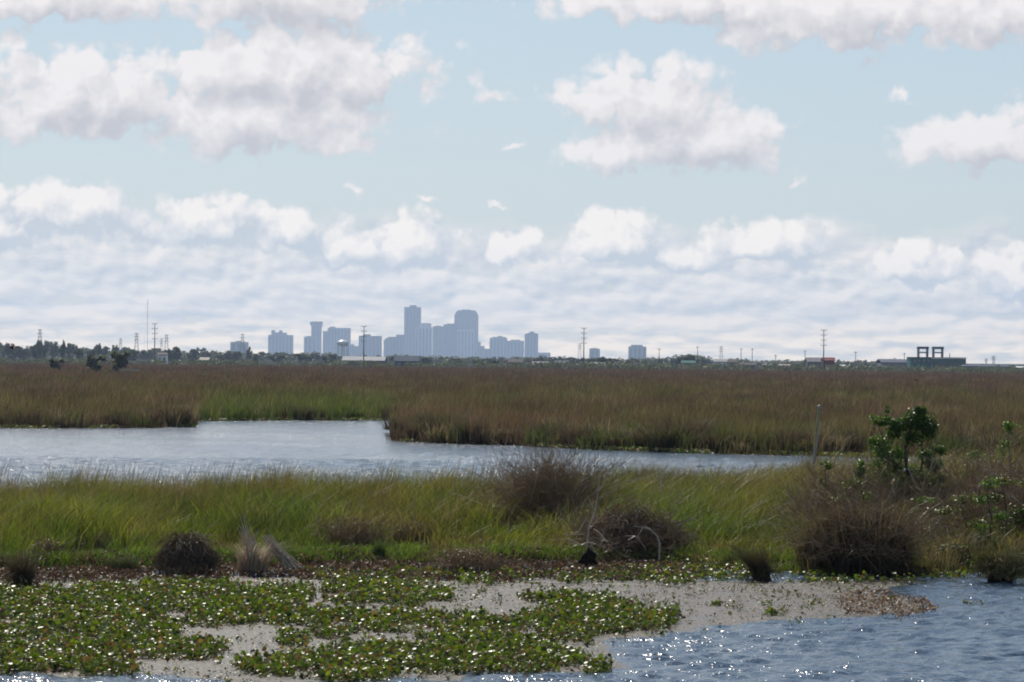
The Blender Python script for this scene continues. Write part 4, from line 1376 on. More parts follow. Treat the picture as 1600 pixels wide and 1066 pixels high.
# leaning white pole
D = 103.0
b = P(1264, 728, D); b.z = -0.3
top = P(1280, 637, D)
t = empty('marker_pole', b, 'leaning white pipe marker pole with a knob top in the channel', 'pole')
ax = top - b
mb = MB(); mb.tube([(0, 0, 0), ax * .55, ax], [.046, .040, .033], 12); mb.build('pipe', M_PVC, t, smooth=True)
mb = MB(); mb.tube([ax * .66 + Vector((-.030, -.040, 0)), ax * .80 + Vector((-.028, -.038, 0)), ax * .985 + Vector((-.026, -.034, 0))], [.022, .022, .02], 8); mb.build('side_strip', M_YEL, t)
mb = MB(); mb.lathe([(.036, -.05), (.05, -.03), (.054, .03), (.036, .06), (.012, .07)], 12); mb.build('end_cap', M_PVC, t, loc=ax)

# ------------------------------------------------------------------ birds


def bird_mesh(name, L=0.4, wings=False):
    mb = MB()
    sec = [(-.50, .015, .02), (-.36, .05, .03), (-.22, .11, .10), (0.0, .16, .17), (.18, .14, .16), (.30, .085, .11), (.36, .075, .085), (.43, .08, .085), (.49, .055, .06), (.53, .02, .025), (.60, .004, .006)]
    nn = 10
    for xq, ry, rz_ in sec:
        zc = 0.0 if xq < .25 else (xq - .25) * .55
        for kq_ in range(nn):
            an = 2 * math.pi * kq_ / nn
            mb.v.append((xq * L, math.cos(an) * ry * L, (math.sin(an) * rz_ + zc) * L))
    for i in range(len(sec) - 1):
        for kq_ in range(nn):
            k2 = (kq_ + 1) % nn
            mb.f.append((i * nn + kq_, i * nn + k2, (i + 1) * nn + k2, (i + 1) * nn + kq_))
    mb.f.append(tuple(range(nn))[::-1]); mb.f.append(tuple((len(sec) - 1) * nn + k for k in range(nn)))
    mb.add([(-.45 * L, -.03 * L, 0), (-.45 * L, .03 * L, 0), (-.72 * L, .09 * L, -.01 * L), (-.72 * L, -.09 * L, -.01 * L), (-.45 * L, 0, .03 * L), (-.72 * L, 0, .012 * L)],
           [(0, 3, 2, 1), (0, 4, 5, 3), (1, 2, 5, 4), (3, 5, 2), (0, 1, 4)])
    for s in ((-1, 1) if wings else ()):
        r1 = [(.20, .10, .05), (-.15, .10, .05), (.0, .10, .09)]
        r2 = [(.24, .55, .22), (-.10, .55, .20), (.05, .55, .25)]
        r3 = [(.02, 1.1, .10), (-.16, 1.08, .09), (-.08, 1.1, .11)]
        vs = [(p_[0] * L, s * p_[1] * L, p_[2] * L) for r in (r1, r2, r3) for p_ in r]
        fs = []
        for i in range(2):
            for kq_ in range(3):
                k2 = (kq_ + 1) % 3
                fs.append((i * 3 + kq_, i * 3 + k2, i * 3 + 3 + k2, i * 3 + 3 + kq_))
        fs += [(0, 1, 2), (6, 8, 7)]
        mb.add(vs, fs)
    return mb


b = P(1421, 738, 81.0)
t = empty('bird', b, 'dark bird with a pale patch perched in the thicket under the shrub', 'bird', rz=R(245))
bird_mesh('bird', .38).build('body', M_BIRD, t, smooth=True)
mb = MB(); mb.lathe([(.012, -.02), (.035, 0), (.012, .02)], 10); o = mb.build('pale_patch', M_WHITE, t, (0.15, -.055, .055)); o.rotation_euler = (R(90), 0, 0)
mb = MB(); mb.tube([(.02, .02, -.05), (.01, .02, -.16)], [.006, .005], 5); mb.tube([(.02, -.02, -.05), (.01, -.02, -.16)], [.006, .005], 5); mb.build('legs', M_DARKTWIG, t)
bm_ = bird_mesh('bird', .5, True).mesh('bird', M_BIRD, True)
for (px, py, dd_, rz_, s, lb) in [(20, 543, 260, 20, 1.5, 'dark bird flying low at the left edge before the tree line'),
                                  (568, 588, 420, -30, .55, 'small bird skimming the brown marsh below the pale roofed warehouse'),
                                  (607, 603, 380, 15, .5, 'small bird skimming the marsh just right of the other low bird'),
                                  (1432, 594, 500, 160, .9, 'dark bird low over the marsh below the green building')]:
    o = link('bird', bm_, loc=P(px, py, dd_)); o.rotation_euler = (R(12), R(5), R(rz_)); o.scale = (s, s, s)
    tag(o, lb, 'bird', 'birds flying over the marsh')

# ------------------------------------------------------------------ shrubs out in the marsh
tree_meshes = []


def crown_mesh(w, h_, n, table, wts, lobes=6):
    cs = []
    for i in range(lobes):
        an = rng.random() * 6.283
        r = w * .5 * .55 * math.sqrt(rng.random())
        cs.append(((math.cos(an) * r, math.sin(an) * r, h_ * (.45 + .35 * rng.random())), (w * .26, w * .26, h_ * .24), 1))
    cs.append(((0, 0, h_ * .45), (w * .42, w * .42, h_ * .28), 1.5))
    cs.append(((0, 0, h_ * .18), (w * .40, w * .40, h_ * .18), .9))
    return leaf_cloud(cs, n, 1, table, wts, 0.58, .75, 4, .5)


TT = [(0.105, 0.118, 0.08), (0.12, 0.135, 0.085), (0.09, 0.10, 0.075), (0.135, 0.125, 0.10)]
for i in range(9):
    w_ = 5 + 3 * rng.random(); hh = 6.0 * (0.85 + .3 * rng.random())
    tb = [TT, [(0.08, 0.11, 0.05), (0.10, 0.12, 0.06), (0.06, 0.075, 0.04)], [(0.09, 0.085, 0.07), (0.08, 0.072, 0.06), (0.07, 0.078, 0.05)]][i % 3]
    v_ = crown_mesh(w_, hh, 520, tb, [1] * len(tb), 6)
    cm = tri_mesh('crown', *v_[:2], M_TREE, v_[2])
    mb = MB(); mb.tube([(0, 0, -.3), (.1, 0, hh * .3), (-.1, .1, hh * .75)], [.22, .17, .07], 6)
    mb.tube([(.1, 0, hh * .3), (w_ * .2, .2, hh * .6)], [.12, .04], 5); mb.tube([(.05, 0, hh * .35), (-w_ * .2, -.2, hh * .62)], [.11, .04], 5)
    tree_meshes.append((cm, mb.mesh('trunk', M_BARK), hh, w_))


def tree(px, pytop, pxw, dist, label, group, zb=0.35, kind_i=None, name='tree', cat='tree'):
    i = kind_i if kind_i is not None else int(rng.integers(0, 9))
    cm, tm, hh, w_ = tree_meshes[i]
    q_ = P(px, pytop, dist)
    H = max(1.5, q_.z - zb)
    o = empty(name, (q_.x, dist, zb), label, cat, group, rng.random() * 6.28)
    sc_ = H / (hh * 0.98)
    sw = pxw * dist / F / w_
    o.scale = (sw, sw, sc_)
    link('crown', cm, o); link('trunk', tm, o)
    return o


for (px, py, w_, dd_, lb) in [(182, 550, 46, 760, 'taller dark shrub standing on the marsh left of the tall mast'),
                              (152, 556, 40, 740, 'rounded dark shrub just left of the taller marsh shrub'),
                              (92, 561, 34, 800, 'low dark shrub on the marsh at the far left')]:
    tree(px, py, w_, dd_, lb, 'dark shrubs out on the marsh', .2, 0, 'marsh_shrub', 'shrub')

PROF = np.array([(-120, 541), (0, 538), (30, 543), (65, 537), (97, 537), (130, 545), (157, 543), (190, 547), (245, 548), (300, 550), (340, 548), (362, 551), (400, 552), (470, 551), (510, 551), (540, 558), (600, 556),
                 (640, 556), (700, 558), (780, 560), (850, 557), (900, 560), (945, 560), (1000, 561), (1030, 562), (1060, 558), (1078, 555), (1098, 558), (1112, 563), (1150, 565), (1240, 567), (1270, 565), (1340, 568), (1380, 567), (1410, 570), (1440, 574), (1600, 576), (1720, 577)])
ANCH = [(-999, 'the left edge of the marsh'), (62, 'the far left pylon'), (120, 'the slender left tree'), (188, 'the small faint left pylon'), (242, 'the tall left utility pole'), (300, 'the pale pink cottage'),
        (373, 'the leftmost office block'), (438, 'the notched hotel block'), (492, 'the flared cap tower'), (536, 'the water tower'), (569, 'the pole by the warehouse'), (612, 'the stepped dark block'), (660, 'the tallest tower'), (730, 'the chamfered tower'),
        (780, 'the roof box block'), (830, 'the dark end tower'), (875, 'the pink walled house'), (912, 'the centre right pole'), (945, 'the smallest office block'), (996, 'the lone square office block'), (1050, 'the pale domed tree group'), (1100, 'the broad domed tree'),
        (1160, 'the tan house'), (1215, 'the pink beige cottage'), (1287, 'the tall right pole'), (1340, 'the white roofed shed'), (1400, 'the grey violet warehouse'), (1465, 'the green building'), (1545, 'the slate blue warehouse')]
px = -90.0
seen = {}
while px < 1700:
    dd_ = rng.uniform(1900, 3300)
    top_ = np.interp(px, PROF[:, 0], PROF[:, 1]) - 1.5 + (rng.normal(0, 3.2) if px < 420 else abs(rng.normal(0, 2.6)))
    an_ = [q_ for q_ in ANCH if q_[0] <= px][-1][1]
    seen[an_] = seen.get(an_, -1) + 1
    tree(px, top_, rng.uniform(14, 32), dd_, '%s hazy small tree to the right of %s' % (ORD[seen[an_]], an_), 'trees along the far edge of the marsh')
    px += rng.uniform(6.5, 12)
for (px, py, w_, lb) in [(62, 533, 14, 'tall slim tree under the leftmost lattice tower'), (98, 532, 12, 'slender tree rising above the left tree line'),
                         (155, 538, 12, 'rounded tree rising over the left tree line, right of the slender one'), (1078, 553, 34, 'broad domed tree right of the two small office blocks'), (938, 557, 26, 'pale green rounded tree below the smallest office block')]:
    tree(px, py, w_, 1900, lb, 'trees along the far edge of the marsh')

# far woods behind: one mass
parts = []
for i in range(900):
    px = rng.uniform(-150, 1750) if i < 760 else rng.uniform(860, 1750)
    dd_ = rng.uniform(2400, 4200) if i < 480 else rng.uniform(1360, 1470)
    top_ = np.interp(px, PROF[:, 0], PROF[:, 1]) + rng.uniform(-2.5, 3) - (3 if px > 1000 else 0)
    q_ = P(px, top_, dd_)
    H = max(2.0, q_.z - .35) if i < 480 else rng.uniform(1.2, 2.6) + (0.5 if i >= 760 else 0)
    W = rng.uniform(14, 30) * dd_ / F
    m_ = 36 if i < 480 else 50
    u = rng.normal(size=(m_, 3)); u /= np.linalg.norm(u, axis=1, keepdims=True); u *= rng.random((m_, 1)) ** .35
    pos = np.array((q_.x, dd_, .35 + H * .48)) + u * np.array((W * .5, W * .4, H * .5))
    parts.append(leaves(pos, (0.9 if i < 480 else .35) + (.8 if i < 480 else .3) * rng.random(m_), u + rng.normal(0, .5, (m_, 3)), pick(m_, TT, [2, 2, 2, 1]), .8, 3, .15))
jv = join(parts)
o = link('far_woods', tri_mesh('far_woods', *jv[:2], M_TREE, jv[2]))
tag(o, 'hazy mass of far woods and scrub along the tree line', 'woods', kind='stuff')

# ------------------------------------------------------------------ skyline
ZB = 0.3


def block(mb, x0, x1, yt, dist, depth, yb=None):
    pl, pr = P(x0, yt, dist), P(x1, yt, dist)
    z1 = P((x0 + x1) / 2, yt, dist).z
    z0 = ZB if yb is None else P((x0 + x1) / 2, yb, dist).z
    mb.box(pl.x, pr.x, dist, dist + depth, z0, z1)
    return pl.x, pr.x, z0, z1


def office(label, dist, body, roofs=(), mat=None, strips=True, depth=None, chamfer=None, name='office_tower', cat='building'):
    """body: list of (x0,x1,ytop) wall blocks; roofs: (x0,x1,ytop,ybase) plant rooms"""
    mat = mat or M_CONC
    cx = sum((bb[0] + bb[1]) / 2 for bb in body) / len(body)
    c = P(cx, 560, dist); c.z = ZB
    t = empty(name, c, label, cat, 'hazy buildings of the city skyline')
    for i, bb in enumerate(body):
        dp = depth or min(60, (bb[1] - bb[0]) * dist / F)
        mb = MB()
        x0, x1, z0, z1 = block(mb, bb[0], bb[1], bb[2], dist + i * 1.5, dp)
        if chamfer and i == 0:     # shoulders cut off at the top
            cz, cxm = chamfer[1] * dist / F, chamfer[0] * dist / F
            mb = MB()
            pr_ = [(x0, z0), (x1, z0), (x1, z1 - cz), (x1 - cxm * .4, z1 - cz * .35), (x1 - cxm, z1), (x0 + cxm, z1), (x0 + cxm * .4, z1 - cz * .35), (x0, z1 - cz)]
            n_ = len(pr_)
            mb.add([(q_[0], dist, q_[1]) for q_ in pr_] + [(q_[0], dist + dp, q_[1]) for q_ in pr_],
                   [tuple(range(n_)), tuple(range(n_, 2 * n_))[::-1]] + [(j, (j + n_), (j + 1) % n_ + n_, (j + 1) % n_) for j in range(n_)])
        mb.v = [tuple(Vector(v) - c) for v in mb.v]
        mb.build('wall', mat, t)
        if strips:
            wd = x1 - x0
            nn = max(2, int(wd / 11))
            pit = wd / nn
            for j in range(nn):
                mb2 = MB()
                mb2.box(x0 + pit * (j + .25) - c.x, x0 + pit * (j + .75) - c.x, dist + i * 1.5 - .4 - c.y, dist + i * 1.5 + .2 - c.y, 6, z1 - 5 - c.z - (chamfer[1] * dist / F if chamfer and i == 0 else 0))
                mb2.build('window_strip', M_GLASSB, t)
    for r in roofs:
        mb = MB(); block(mb, r[0], r[1], r[2], dist + 4, 18, r[3])
        mb.v = [tuple(Vector(v) - c) for v in mb.v]
        mb.build('roof', mat, t)
    return t


office('small square office block, leftmost of the skyline', 9000, [(360, 386.5, 534.5)], [(368, 376, 533, 535)], M_CONC)
office('broad hotel block with notched roof, second from the skyline left', 13200, [(419, 457, 523.5)], [(424, 429.5, 516, 524), (429.5, 437, 519.5, 524), (436, 441, 516.5, 524), (441, 448, 520, 524)], M_CONC)
office('low block at the foot of the flared cap tower', 13000, [(475, 494, 526)], [(480, 485, 525, 527)], M_CONC)
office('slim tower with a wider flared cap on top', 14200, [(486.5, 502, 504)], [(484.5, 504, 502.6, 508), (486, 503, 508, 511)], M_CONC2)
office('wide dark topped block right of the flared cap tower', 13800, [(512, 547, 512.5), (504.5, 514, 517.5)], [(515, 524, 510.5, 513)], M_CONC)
office('low pale tower right of the water tank', 12500, [(546, 553.5, 538)], [], M_CONC3)
office('low block right of the pale tower', 12700, [(553, 561, 541)], [], M_CONC)
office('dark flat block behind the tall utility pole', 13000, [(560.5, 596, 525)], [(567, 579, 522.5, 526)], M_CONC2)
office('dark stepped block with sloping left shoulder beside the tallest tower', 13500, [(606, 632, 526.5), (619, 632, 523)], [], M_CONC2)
office('lower dark wing left of the stepped block', 13480, [(599.5, 611, 531)], [(602, 611, 528.5, 531.5)], M_CONC2)
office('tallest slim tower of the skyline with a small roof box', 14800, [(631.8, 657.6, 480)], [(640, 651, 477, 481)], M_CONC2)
office('pale block in front of the tallest tower', 13600, [(649, 675, 511.5)], [(655, 674, 506, 512), (659, 672, 505, 507)], M_CONC3)
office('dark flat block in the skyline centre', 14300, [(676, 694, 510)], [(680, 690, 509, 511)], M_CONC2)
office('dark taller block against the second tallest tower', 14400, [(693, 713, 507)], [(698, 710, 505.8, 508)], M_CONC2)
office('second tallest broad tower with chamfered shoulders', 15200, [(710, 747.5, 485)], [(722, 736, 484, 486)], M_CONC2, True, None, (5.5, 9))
office('pale ribbed block in front of the chamfered tower', 13900, [(715, 741, 515)], [], M_CONC3)
office('stepped low block right of the chamfered tower', 13700, [(746, 751, 534), (750, 757, 540.5)], [], M_CONC)
office('low long pale block under the right skyline', 13000, [(757, 769, 545)], [], M_CONC)
office('middle sized block with a roof box right of the chamfered tower', 13900, [(765, 792.5, 528)], [(769, 790, 526.5, 529), (778, 785, 525, 527)], M_CONC)
office('flat pale block left of the dark end tower', 13800, [(792, 819, 532.5)], [(798, 813, 531, 533)], M_CONC)
office('dark end tower with a roof box, rightmost of the main cluster', 13700, [(820, 841, 521.5)], [(824, 838, 520.3, 522), (827.5, 834, 518, 521)], M_CONC2)
office('low hazy block right of the dark end tower', 13600, [(840, 860, 551)], [], M_CONC)
office('smallest office block standing alone right of the cluster', 10500, [(921, 937.5, 545)], [(924, 934, 544, 546)], M_CONC)
office('lone square office block, rightmost of the skyline', 9800, [(982.5, 1010, 541.5)], [(986, 1004, 539, 542)], M_CONC)

# ------------------------------------------------------------------ water tower
D = 4200
c = P(535.5, 562, D); c.z = ZB
t = empty('water_tower', c, 'white water tower with bulging tank and slim legs below the skyline', 'water tower')
zt = P(536, 531.5, D).z - ZB; zb_ = P(536, 541, D).z - ZB; rr = 9.5 * D / F; zm = (zt + zb_) / 2
mb = MB(); mb.lathe([(rr * .30, zb_ - .3), (rr * .66, zb_ + .2), (rr * .93, zm - .9), (rr, zm), (rr * .96, zm + .9), (rr * .78, zt - 1.3), (rr * .45, zt - .3), (rr * .1, zt)], 24); mb.build('tank', M_WHITE, t, smooth=True)
mb = MB(); mb.lathe([(1.0, 0), (.8, 2), (.8, zb_ - 1), (1.4, zb_ + .2)], 14); mb.build('riser', M_WHITE, t)
for i in range(6):
    an = i * math.pi / 3 + .3
    mb = MB(); mb.tube([(math.cos(an) * rr * .98, math.sin(an) * rr * .98, 0), (math.cos(an) * rr * .88, math.sin(an) * rr * .88, zm - .6)], [.4, .35], 6); mb.build('leg', M_STEEL, t)
mb = MB(); mb.lathe([(rr * 1.04, zm - .5), (rr * 1.08, zm - .5), (rr * 1.08, zm - .25), (rr * 1.04, zm - .25)], 24); mb.build('catwalk', M_STEEL, t)


# ------------------------------------------------------------------ mid distance buildings
def shed(name, label, px0, px1, yeave, yridge, dist, wmat, rmat, depth=14, zb=.3, doors=2, cat='shed', group='low buildings between the trees', flat=False):
    x0, x1 = P(px0, yeave, dist).x, P(px1, yeave, dist).x
    ze = P((px0 + px1) / 2, yeave, dist).z; zr = P((px0 + px1) / 2, yridge, dist).z
    ze = max(ze, zb + 1.8); zr = max(zr, ze + .4)
    c = Vector(((x0 + x1) / 2, dist, zb))
    t = empty(name, c, label, cat, group)
    w = (x1 - x0) / 2
    mb = MB(); mb.box(-w, w, 0, depth, 0, ze - zb); mb.build('wall', wmat, t)
    mb = MB()
    o_ = .4
    e, r = ze - zb, zr - zb
    mb.add([(-w - o_, -o_, e - .05), (w + o_, -o_, e - .05), (w + o_, depth / 2, r), (-w - o_, depth / 2, r), (-w - o_, depth + o_, e - .05), (w + o_, depth + o_, e - .05),
            (-w - o_, -o_, e + .2), (w + o_, -o_, e + .2), (w + o_, depth / 2, r + .25), (-w - o_, depth / 2, r + .25), (-w - o_, depth + o_, e + .2), (w + o_, depth + o_, e + .2)],
           [(0, 3, 2, 1), (3, 4, 5, 2), (6, 7, 8, 9), (9, 8, 11, 10), (0, 1, 7, 6), (4, 10, 11, 5), (1, 2, 8, 7), (2, 5, 11, 8), (0, 6, 9, 3), (3, 9, 10, 4)])
    mb.build('roof', rmat, t)
    for i in range(doors):
        xc = -w + 2 * w * (i + .5) / doors
        ww = min(1.2, w / doors * .5)
        mb = MB(); mb.box(xc - ww, xc + ww, -.06, .02, .8 if i % 2 else 0.05, min(2.6, e * .8)); mb.build('window' if i % 2 else 'door', M_GLASSB if i % 2 else M_STEEL, t)
    return t


shed('warehouse', 'long low warehouse with a bright pale roof under the water tower', 535, 600, 564, 558, 1600, M_DBLUE, M_ROOFW, 26, doors=4, cat='warehouse')
shed('warehouse', 'grey violet roofed warehouse left of the green building', 1378, 1424, 567, 562, 1800, M_GREYW, M_DBLUE, 30, doors=4, cat='warehouse')
shed('barn', 'dark red barn behind the tallest right hand pole', 1287, 1304, 564, 559.5, 1500, M_RED, M_RED, 9, doors=2, cat='barn')
shed('house', 'grey house with a pale gable joined left of the red barn', 1262, 1287, 566, 559.5, 1520, M_GREYW, M_GREYW, 9, doors=3, cat='house')
shed('shed', 'bright white roofed shed right of the red barn', 1308, 1327, 577, 573, 1450, M_GREYW, M_WHITE, 6)
shed('warehouse', 'long slate blue warehouse at the right end of the horizon', 1501, 1578, 575, 571.5, 1900, M_DBLUE, M_DBLUE, 20, doors=5, cat='warehouse')
shed('house', 'cream house front with green roof below the domed tree', 1066, 1086, 568, 564.5, 1480, M_TAN, M_GREEN, 7)
shed('house', 'white flat roofed house with pale walls right of the domed tree', 1116, 1135, 566, 562, 1500, M_WHITE, M_ROOFW, 8, doors=3)
shed('house', 'small tan house right of the white flat roofed house', 1138, 1152, 567, 562.5, 1560, M_TAN, M_ROOFD, 8)
shed('house', 'low cottage with cream gable left of the white cottage', 1157, 1181, 574, 568, 1440, M_TAN, M_ROOFD, 7)
shed('house', 'white cottage with dark roof midway to the red barn', 1193, 1205, 573, 569.5, 1460, M_WHITE, M_ROOFW, 6)
shed('house', 'pink beige cottage left of the grey house', 1216, 1234, 576, 571.5, 1440, M_TAN, M_TAN, 6)
shed('house', 'dark blue house at the left of the roofs under the skyline', 617, 654, 565, 557, 1600, M_DBLUE, M_DBLUE, 9, doors=3)
shed('house', 'pale violet house right below the end tower', 795, 815, 567, 562, 1580, M_DBLUE, M_ROOFD, 8)
shed('house', 'low long house with grey roof left of the white van', 833, 858, 571, 566, 1480, M_GREYW, M_GREYW, 8, doors=3)
shed('house', 'violet grey house with pink wall beside the centre right pole', 868, 888, 569, 564.5, 1500, M_TAN, M_DBLUE, 8)
shed('house', 'long blue grey house right of the centre right pole', 915, 944, 571, 567, 1480, M_DBLUE, M_GREYW, 8, doors=3)
shed('house', 'small white walled house in the left tree line by the poles', 246, 260, 555, 552, 1600, M_WHITE, M_ROOFD, 7)
shed('house', 'pale pink cottage at the foot of the left tree line', 313, 325, 564, 559.5, 1420, M_TAN, M_TAN, 6)
shed('shed', 'white cabin at the right end of the horizon', 1590, 1612, 580, 575, 1500, M_DBLUE, M_WHITE, 6)

# green building with two roof frames
D = 1750
c = P(1465, 582, D); c.z = .3


def gx(px): return P(px, 566, D).x - c.x


def gz(px, py): return P(px, py, D).z - .3


t = empty('industrial_building', c, 'green industrial building with two goalpost frames on its roof', 'industrial building')
mb = MB(); mb.box(gx(1422.5), gx(1456), 0, 16, 0, gz(1440, 558)); mb.build('wall', M_GREEN, t)
mb = MB(); mb.box(gx(1456.05), gx(1509), -1, 13, gz(1480, 569.5), gz(1480, 560)); mb.build('upper_hall', M_DGREEN, t)
mb = MB(); mb.box(gx(1462), gx(1502), 1, 12, 0, gz(1480, 569.6)); mb.build('lower_wall', M_GREYW, t)
mb = MB(); mb.box(gx(1421.5), gx(1509.5), -1.4, 16.4, gz(1465, 559.6) + .02, gz(1465, 558.4)); mb.build('roof', M_GREEN, t)
for i in range(4):
    pxa = 1428 + i * 7
    mb = MB(); mb.box(gx(pxa), gx(pxa + 3.5), -.1, .05, gz(1440, 566), gz(1440, 562)); mb.build('window', M_GLASSB, t)
for i in range(4):
    pxa = 1463 + i * 11
    mb = MB(); mb.box(gx(pxa), gx(pxa + 1.2), -.8, .2, 0, gz(1480, 569.7)); mb.build('column', M_GREYW, t)
for px0, px1 in ((1436.5, 1452), (1460, 1475.5)):
    mb = MB()
    zb0, z1, z2, z3 = gz(1455, 559), gz(1455, 552), gz(1455, 548), gz(1455, 541.8)
    for px in (px0 + .8, px1 - .8):
        mb.box(gx(px) - .28, gx(px) + .28, 4, 4.6, zb0, z3 - .01)
        mb.box(gx(px) - .28, gx(px) + .28, 9, 9.6, zb0, z3 - .01)
    f_ = mb.build('roof_frame', M_GREYW, t)
    mb = MB(); mb.box(gx(px0) - .2, gx(px1) + .2, 3.6, 10, gz(1455, 545.5), z3); mb.build('top_beam', M_DBLUE, f_)
    mb = MB(); mb.box(gx(px0 + .5), gx(px1 - .5), 4.1, 9.5, gz(1455, 552), gz(1455, 550)); mb.build('lower_beam', M_DBLUE, f_)
mb = MB(); mb.tube([(gx(1487), 8, gz(1487, 559)), (gx(1487), 8, gz(1487, 552))], [.2, .15], 6); mb.build('vent_pipe', M_GREYW, t)


# ------------------------------------------------------------------ poles, lattice towers, mast
def pole_mesh(H):
    mb = MB(); mb.tube([(0, 0, 0), (0, 0, H * .5), (0, 0, H)], [.25, .20, .12], 8)
    return mb


for i, (px, pt, pb, d_, lb) in enumerate([(242, 505, 558, 1460, 'tall single utility pole above the left tree line'), (568.8, 509, 566, 1440, 'tall utility pole in front of the dark flat block'),
                                          (912.5, 512, 575, 1430, 'tall utility pole right of the main skyline cluster'), (1287.3, 515, 579, 1420, 'tall utility pole in front of the red barn')]):
    q_ = P(px, pt, d_); H = q_.z - .3
    t = empty('utility_pole', (q_.x, d_, .3), lb, 'utility pole', 'tall poles carrying the power line')
    pole_mesh(H).build('pole', M_STEEL, t, smooth=True)
    for j, zf in enumerate((.98, .86, .74, .62)):
        mb = MB(); mb.box(-1.0, 1.0, -.09, .09, H * zf - .08, H * zf + .08); a_o = mb.build('crossarm', M_STEEL, t)
        for s in (-.9, .9):
            mb = MB(); mb.lathe([(.06, 0), (.12, .06), (.07, .12), (.12, .18), (.07, .24), (.1, .32)], 8); mb.build('insulator', M_STEEL, a_o, (s, 0, H * zf + .08))


def lattice(H, w0, w1):
    mb = MB()
    cor = [(-1, -1), (1, -1), (1, 1), (-1, 1)]
    lv_ = 7
    for cx_, cy_ in cor:
        mb.tube([(cx_ * w0, cy_ * w0, 0), (cx_ * w1, cy_ * w1, H)], [.10, .08], 4)
    for i in range(lv_):
        f0_, f1_ = i / lv_, (i + 1) / lv_
        a0, a1 = w0 + (w1 - w0) * f0_, w0 + (w1 - w0) * f1_
        for j in range(4):
            c0, c1 = cor[j], cor[(j + 1) % 4]
            mb.tube([(c0[0] * a0, c0[1] * a0, H * f0_), (c1[0] * a1, c1[1] * a1, H * f1_)], [.05, .05], 3)
            mb.tube([(c1[0] * a0, c1[1] * a0, H * f0_), (c0[0] * a1, c0[1] * a1, H * f1_)], [.05, .05], 3)
    return mb


for (px, pt, d_, lb) in [(62.5, 514.5, 2600, 'lattice pylon at the far left above the slim tree'), (188.5, 529, 3400, 'small faint lattice pylon left of the pair by the tall pole'),
                         (213.5, 520.5, 2700, 'lattice pylon just left of the tall left pole'), (260.3, 523, 2800, 'lattice pylon just right of the tall left pole'), (252.5, 529, 3600, 'faint small lattice pylon between the left pole and pylon'),
                         (379, 522, 2900, 'lattice pylon in front of the leftmost office block'), (1127, 541.5, 3000, 'lattice pylon above the white flat roofed house'), (1398, 560, 3500, 'small lattice pylon left of the frames on the green building'),
                         (906, 537, 3000, 'short lattice pylon close beside the centre right pole'), (1552.5, 557, 3000, 'lattice pylon above the long slate blue warehouse'), (1541, 561, 3600, 'fainter pylon left of the right end pylon')]:
    q_ = P(px, pt, d_); H = q_.z - .3
    t = empty('power_pylon', (q_.x, d_, .3), lb, 'pylon', 'lattice pylons along the horizon')
    lattice(H, H * .085 + .3, .45).build('lattice', M_STEEL, t)
    for zf, hw in ((.97, 1.7), (.85, 2.2), (.73, 1.9)):
        mb = MB(); mb.tube([(-hw, 0, H * zf), (0, 0, H * zf + .35), (hw, 0, H * zf)], [.12, .2, .12], 4); mb.build('crossarm', M_STEEL, t)

# thin poles on the right horizon
for (px, pt, lb) in [(1030, 544, 'thin far pole right of the rightmost office block'), (1090, 541, 'thin pole above the broad domed tree'), (1158, 544, 'thin pole, left one of the pair above the tan house'),
                     (1175.5, 544, 'thin pole, right one of the pair above the tan house'), (1212, 554, 'short thin pole above the pink beige cottage'), (1258, 547, 'thin pole just left of the red barn group'),
                     (1337, 549, 'thin pole right of the white roofed shed'), (1413, 551, 'thin pole left of the green building')]:
    d_ = 1950
    q_ = P(px, pt, d_); H = q_.z - .3
    t = empty('utility_pole', (q_.x, d_, .3), lb, 'utility pole', 'thin poles along the right horizon')
    mb = MB(); mb.tube([(0, 0, 0), (0, 0, H)], [.2, .13], 6); mb.build('pole', M_BARK, t)
    mb = MB(); mb.box(-.9, .9, -.08, .08, H - .7, H - .52); mb.build('crossarm', M_BARK, t)

d_ = 4200
q_ = P(231, 468, d_); H = q_.z - .3
t = empty('radio_mast', (q_.x, d_, .3), 'very tall thin radio mast fading into the sky at the left', 'radio mast')
mb = MB(); mb.tube([(0, 0, 0), (0, 0, H)], [.24, .2], 4); mb.build('mast', M_STEEL, t)
for i in range(3):
    an = i * 2.094 + .4
    mb = MB()
    for zf in (.45, .75, .97):
        mb.tube([(0, 0, H * zf), (math.cos(an) * 24, math.sin(an) * 24, 0)], [.03, .03], 3)
    mb.build('guy_wires', M_STEEL, t)

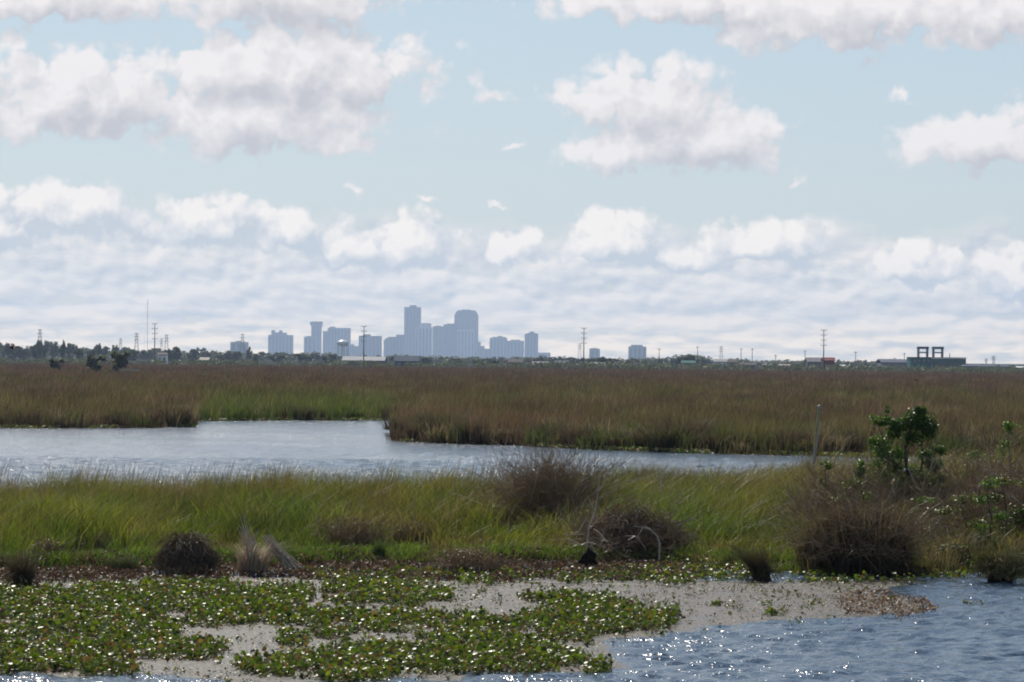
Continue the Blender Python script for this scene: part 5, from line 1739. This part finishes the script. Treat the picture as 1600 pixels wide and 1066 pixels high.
# power line wires between the tall poles
for lvl, zf in enumerate((.98, .86)):
    for s in (-.9, .9):
        mb = MB()
        ends = [(-60, 502, 1475), (242, 505, 1460), (568.8, 509, 1440), (912.5, 512, 1430), (1287.3, 515, 1420), (1680, 519, 1405)]
        pts_ = []
        for e in ends:
            q_ = P(*e); pts_.append(Vector((q_.x + s, e[2], .3 + (q_.z - .3) * zf + .4)))
        fine = []
        for i in range(5):
            for k_i in range(8):
                f_ = k_i / 8
                q_ = pts_[i].lerp(pts_[i + 1], f_); q_.z -= 1.1 * 4 * f_ * (1 - f_)
                fine.append(q_)
        fine.append(pts_[-1])
        mb.tube(fine, [.005] * len(fine), 3)
        o = mb.build('power_cable', M_STEEL)
        tag(o, ('upper ' if lvl == 0 else 'lower ') + ('left' if s < 0 else 'right') + ' power cable strung between the tall utility poles', 'cable', 'cables of the power line')

# little white fence panel out on the marsh by the dark shrubs
D = 640
b = P(203, 577.5, D)
t = empty('duck_blind', (b.x, D, .2), 'low pale plank blind on the marsh right of the dark shrubs', 'hunting blind')
w_ = 17 * D / F
z_ = b.z - .2 + .12
for i in range(3):
    mb = MB(); mb.box(-w_, w_, i * .02 - .01, i * .02 + .03, z_ - .14 * (i + 1), z_ - .14 * i - .02); mb.build('plank', M_PALE, t)
for s in (-1, 0, 1):
    mb = MB(); mb.box(s * w_ * .95 - .05, s * w_ * .95 + .05, .08, .18, 0, z_ + .05); mb.build('post', M_BARK, t)

# ------------------------------------------------------------------ haze
mb = MB(); mb.box(-6600, 6600, -380, 17300, -2.0, 225)
hm = bpy.data.materials.new('haze_air')
hm.use_nodes = True
hm.node_tree.nodes.clear()
ho = hm.node_tree.nodes.new('ShaderNodeOutputMaterial')
hp = hm.node_tree.nodes.new('ShaderNodeVolumePrincipled')
hp.inputs['Color'].default_value = (0.53, 0.685, 0.95, 1)
hp.inputs['Density'].default_value = 5.6e-5
hp.inputs['Anisotropy'].default_value = 0.3
hm.node_tree.links.new(hp.outputs[0], ho.inputs['Volume'])
hz = mb.build('haze', hm)
hz['kind'] = 'stuff'
hz['label'] = 'pale blue haze hanging over the marsh and city'
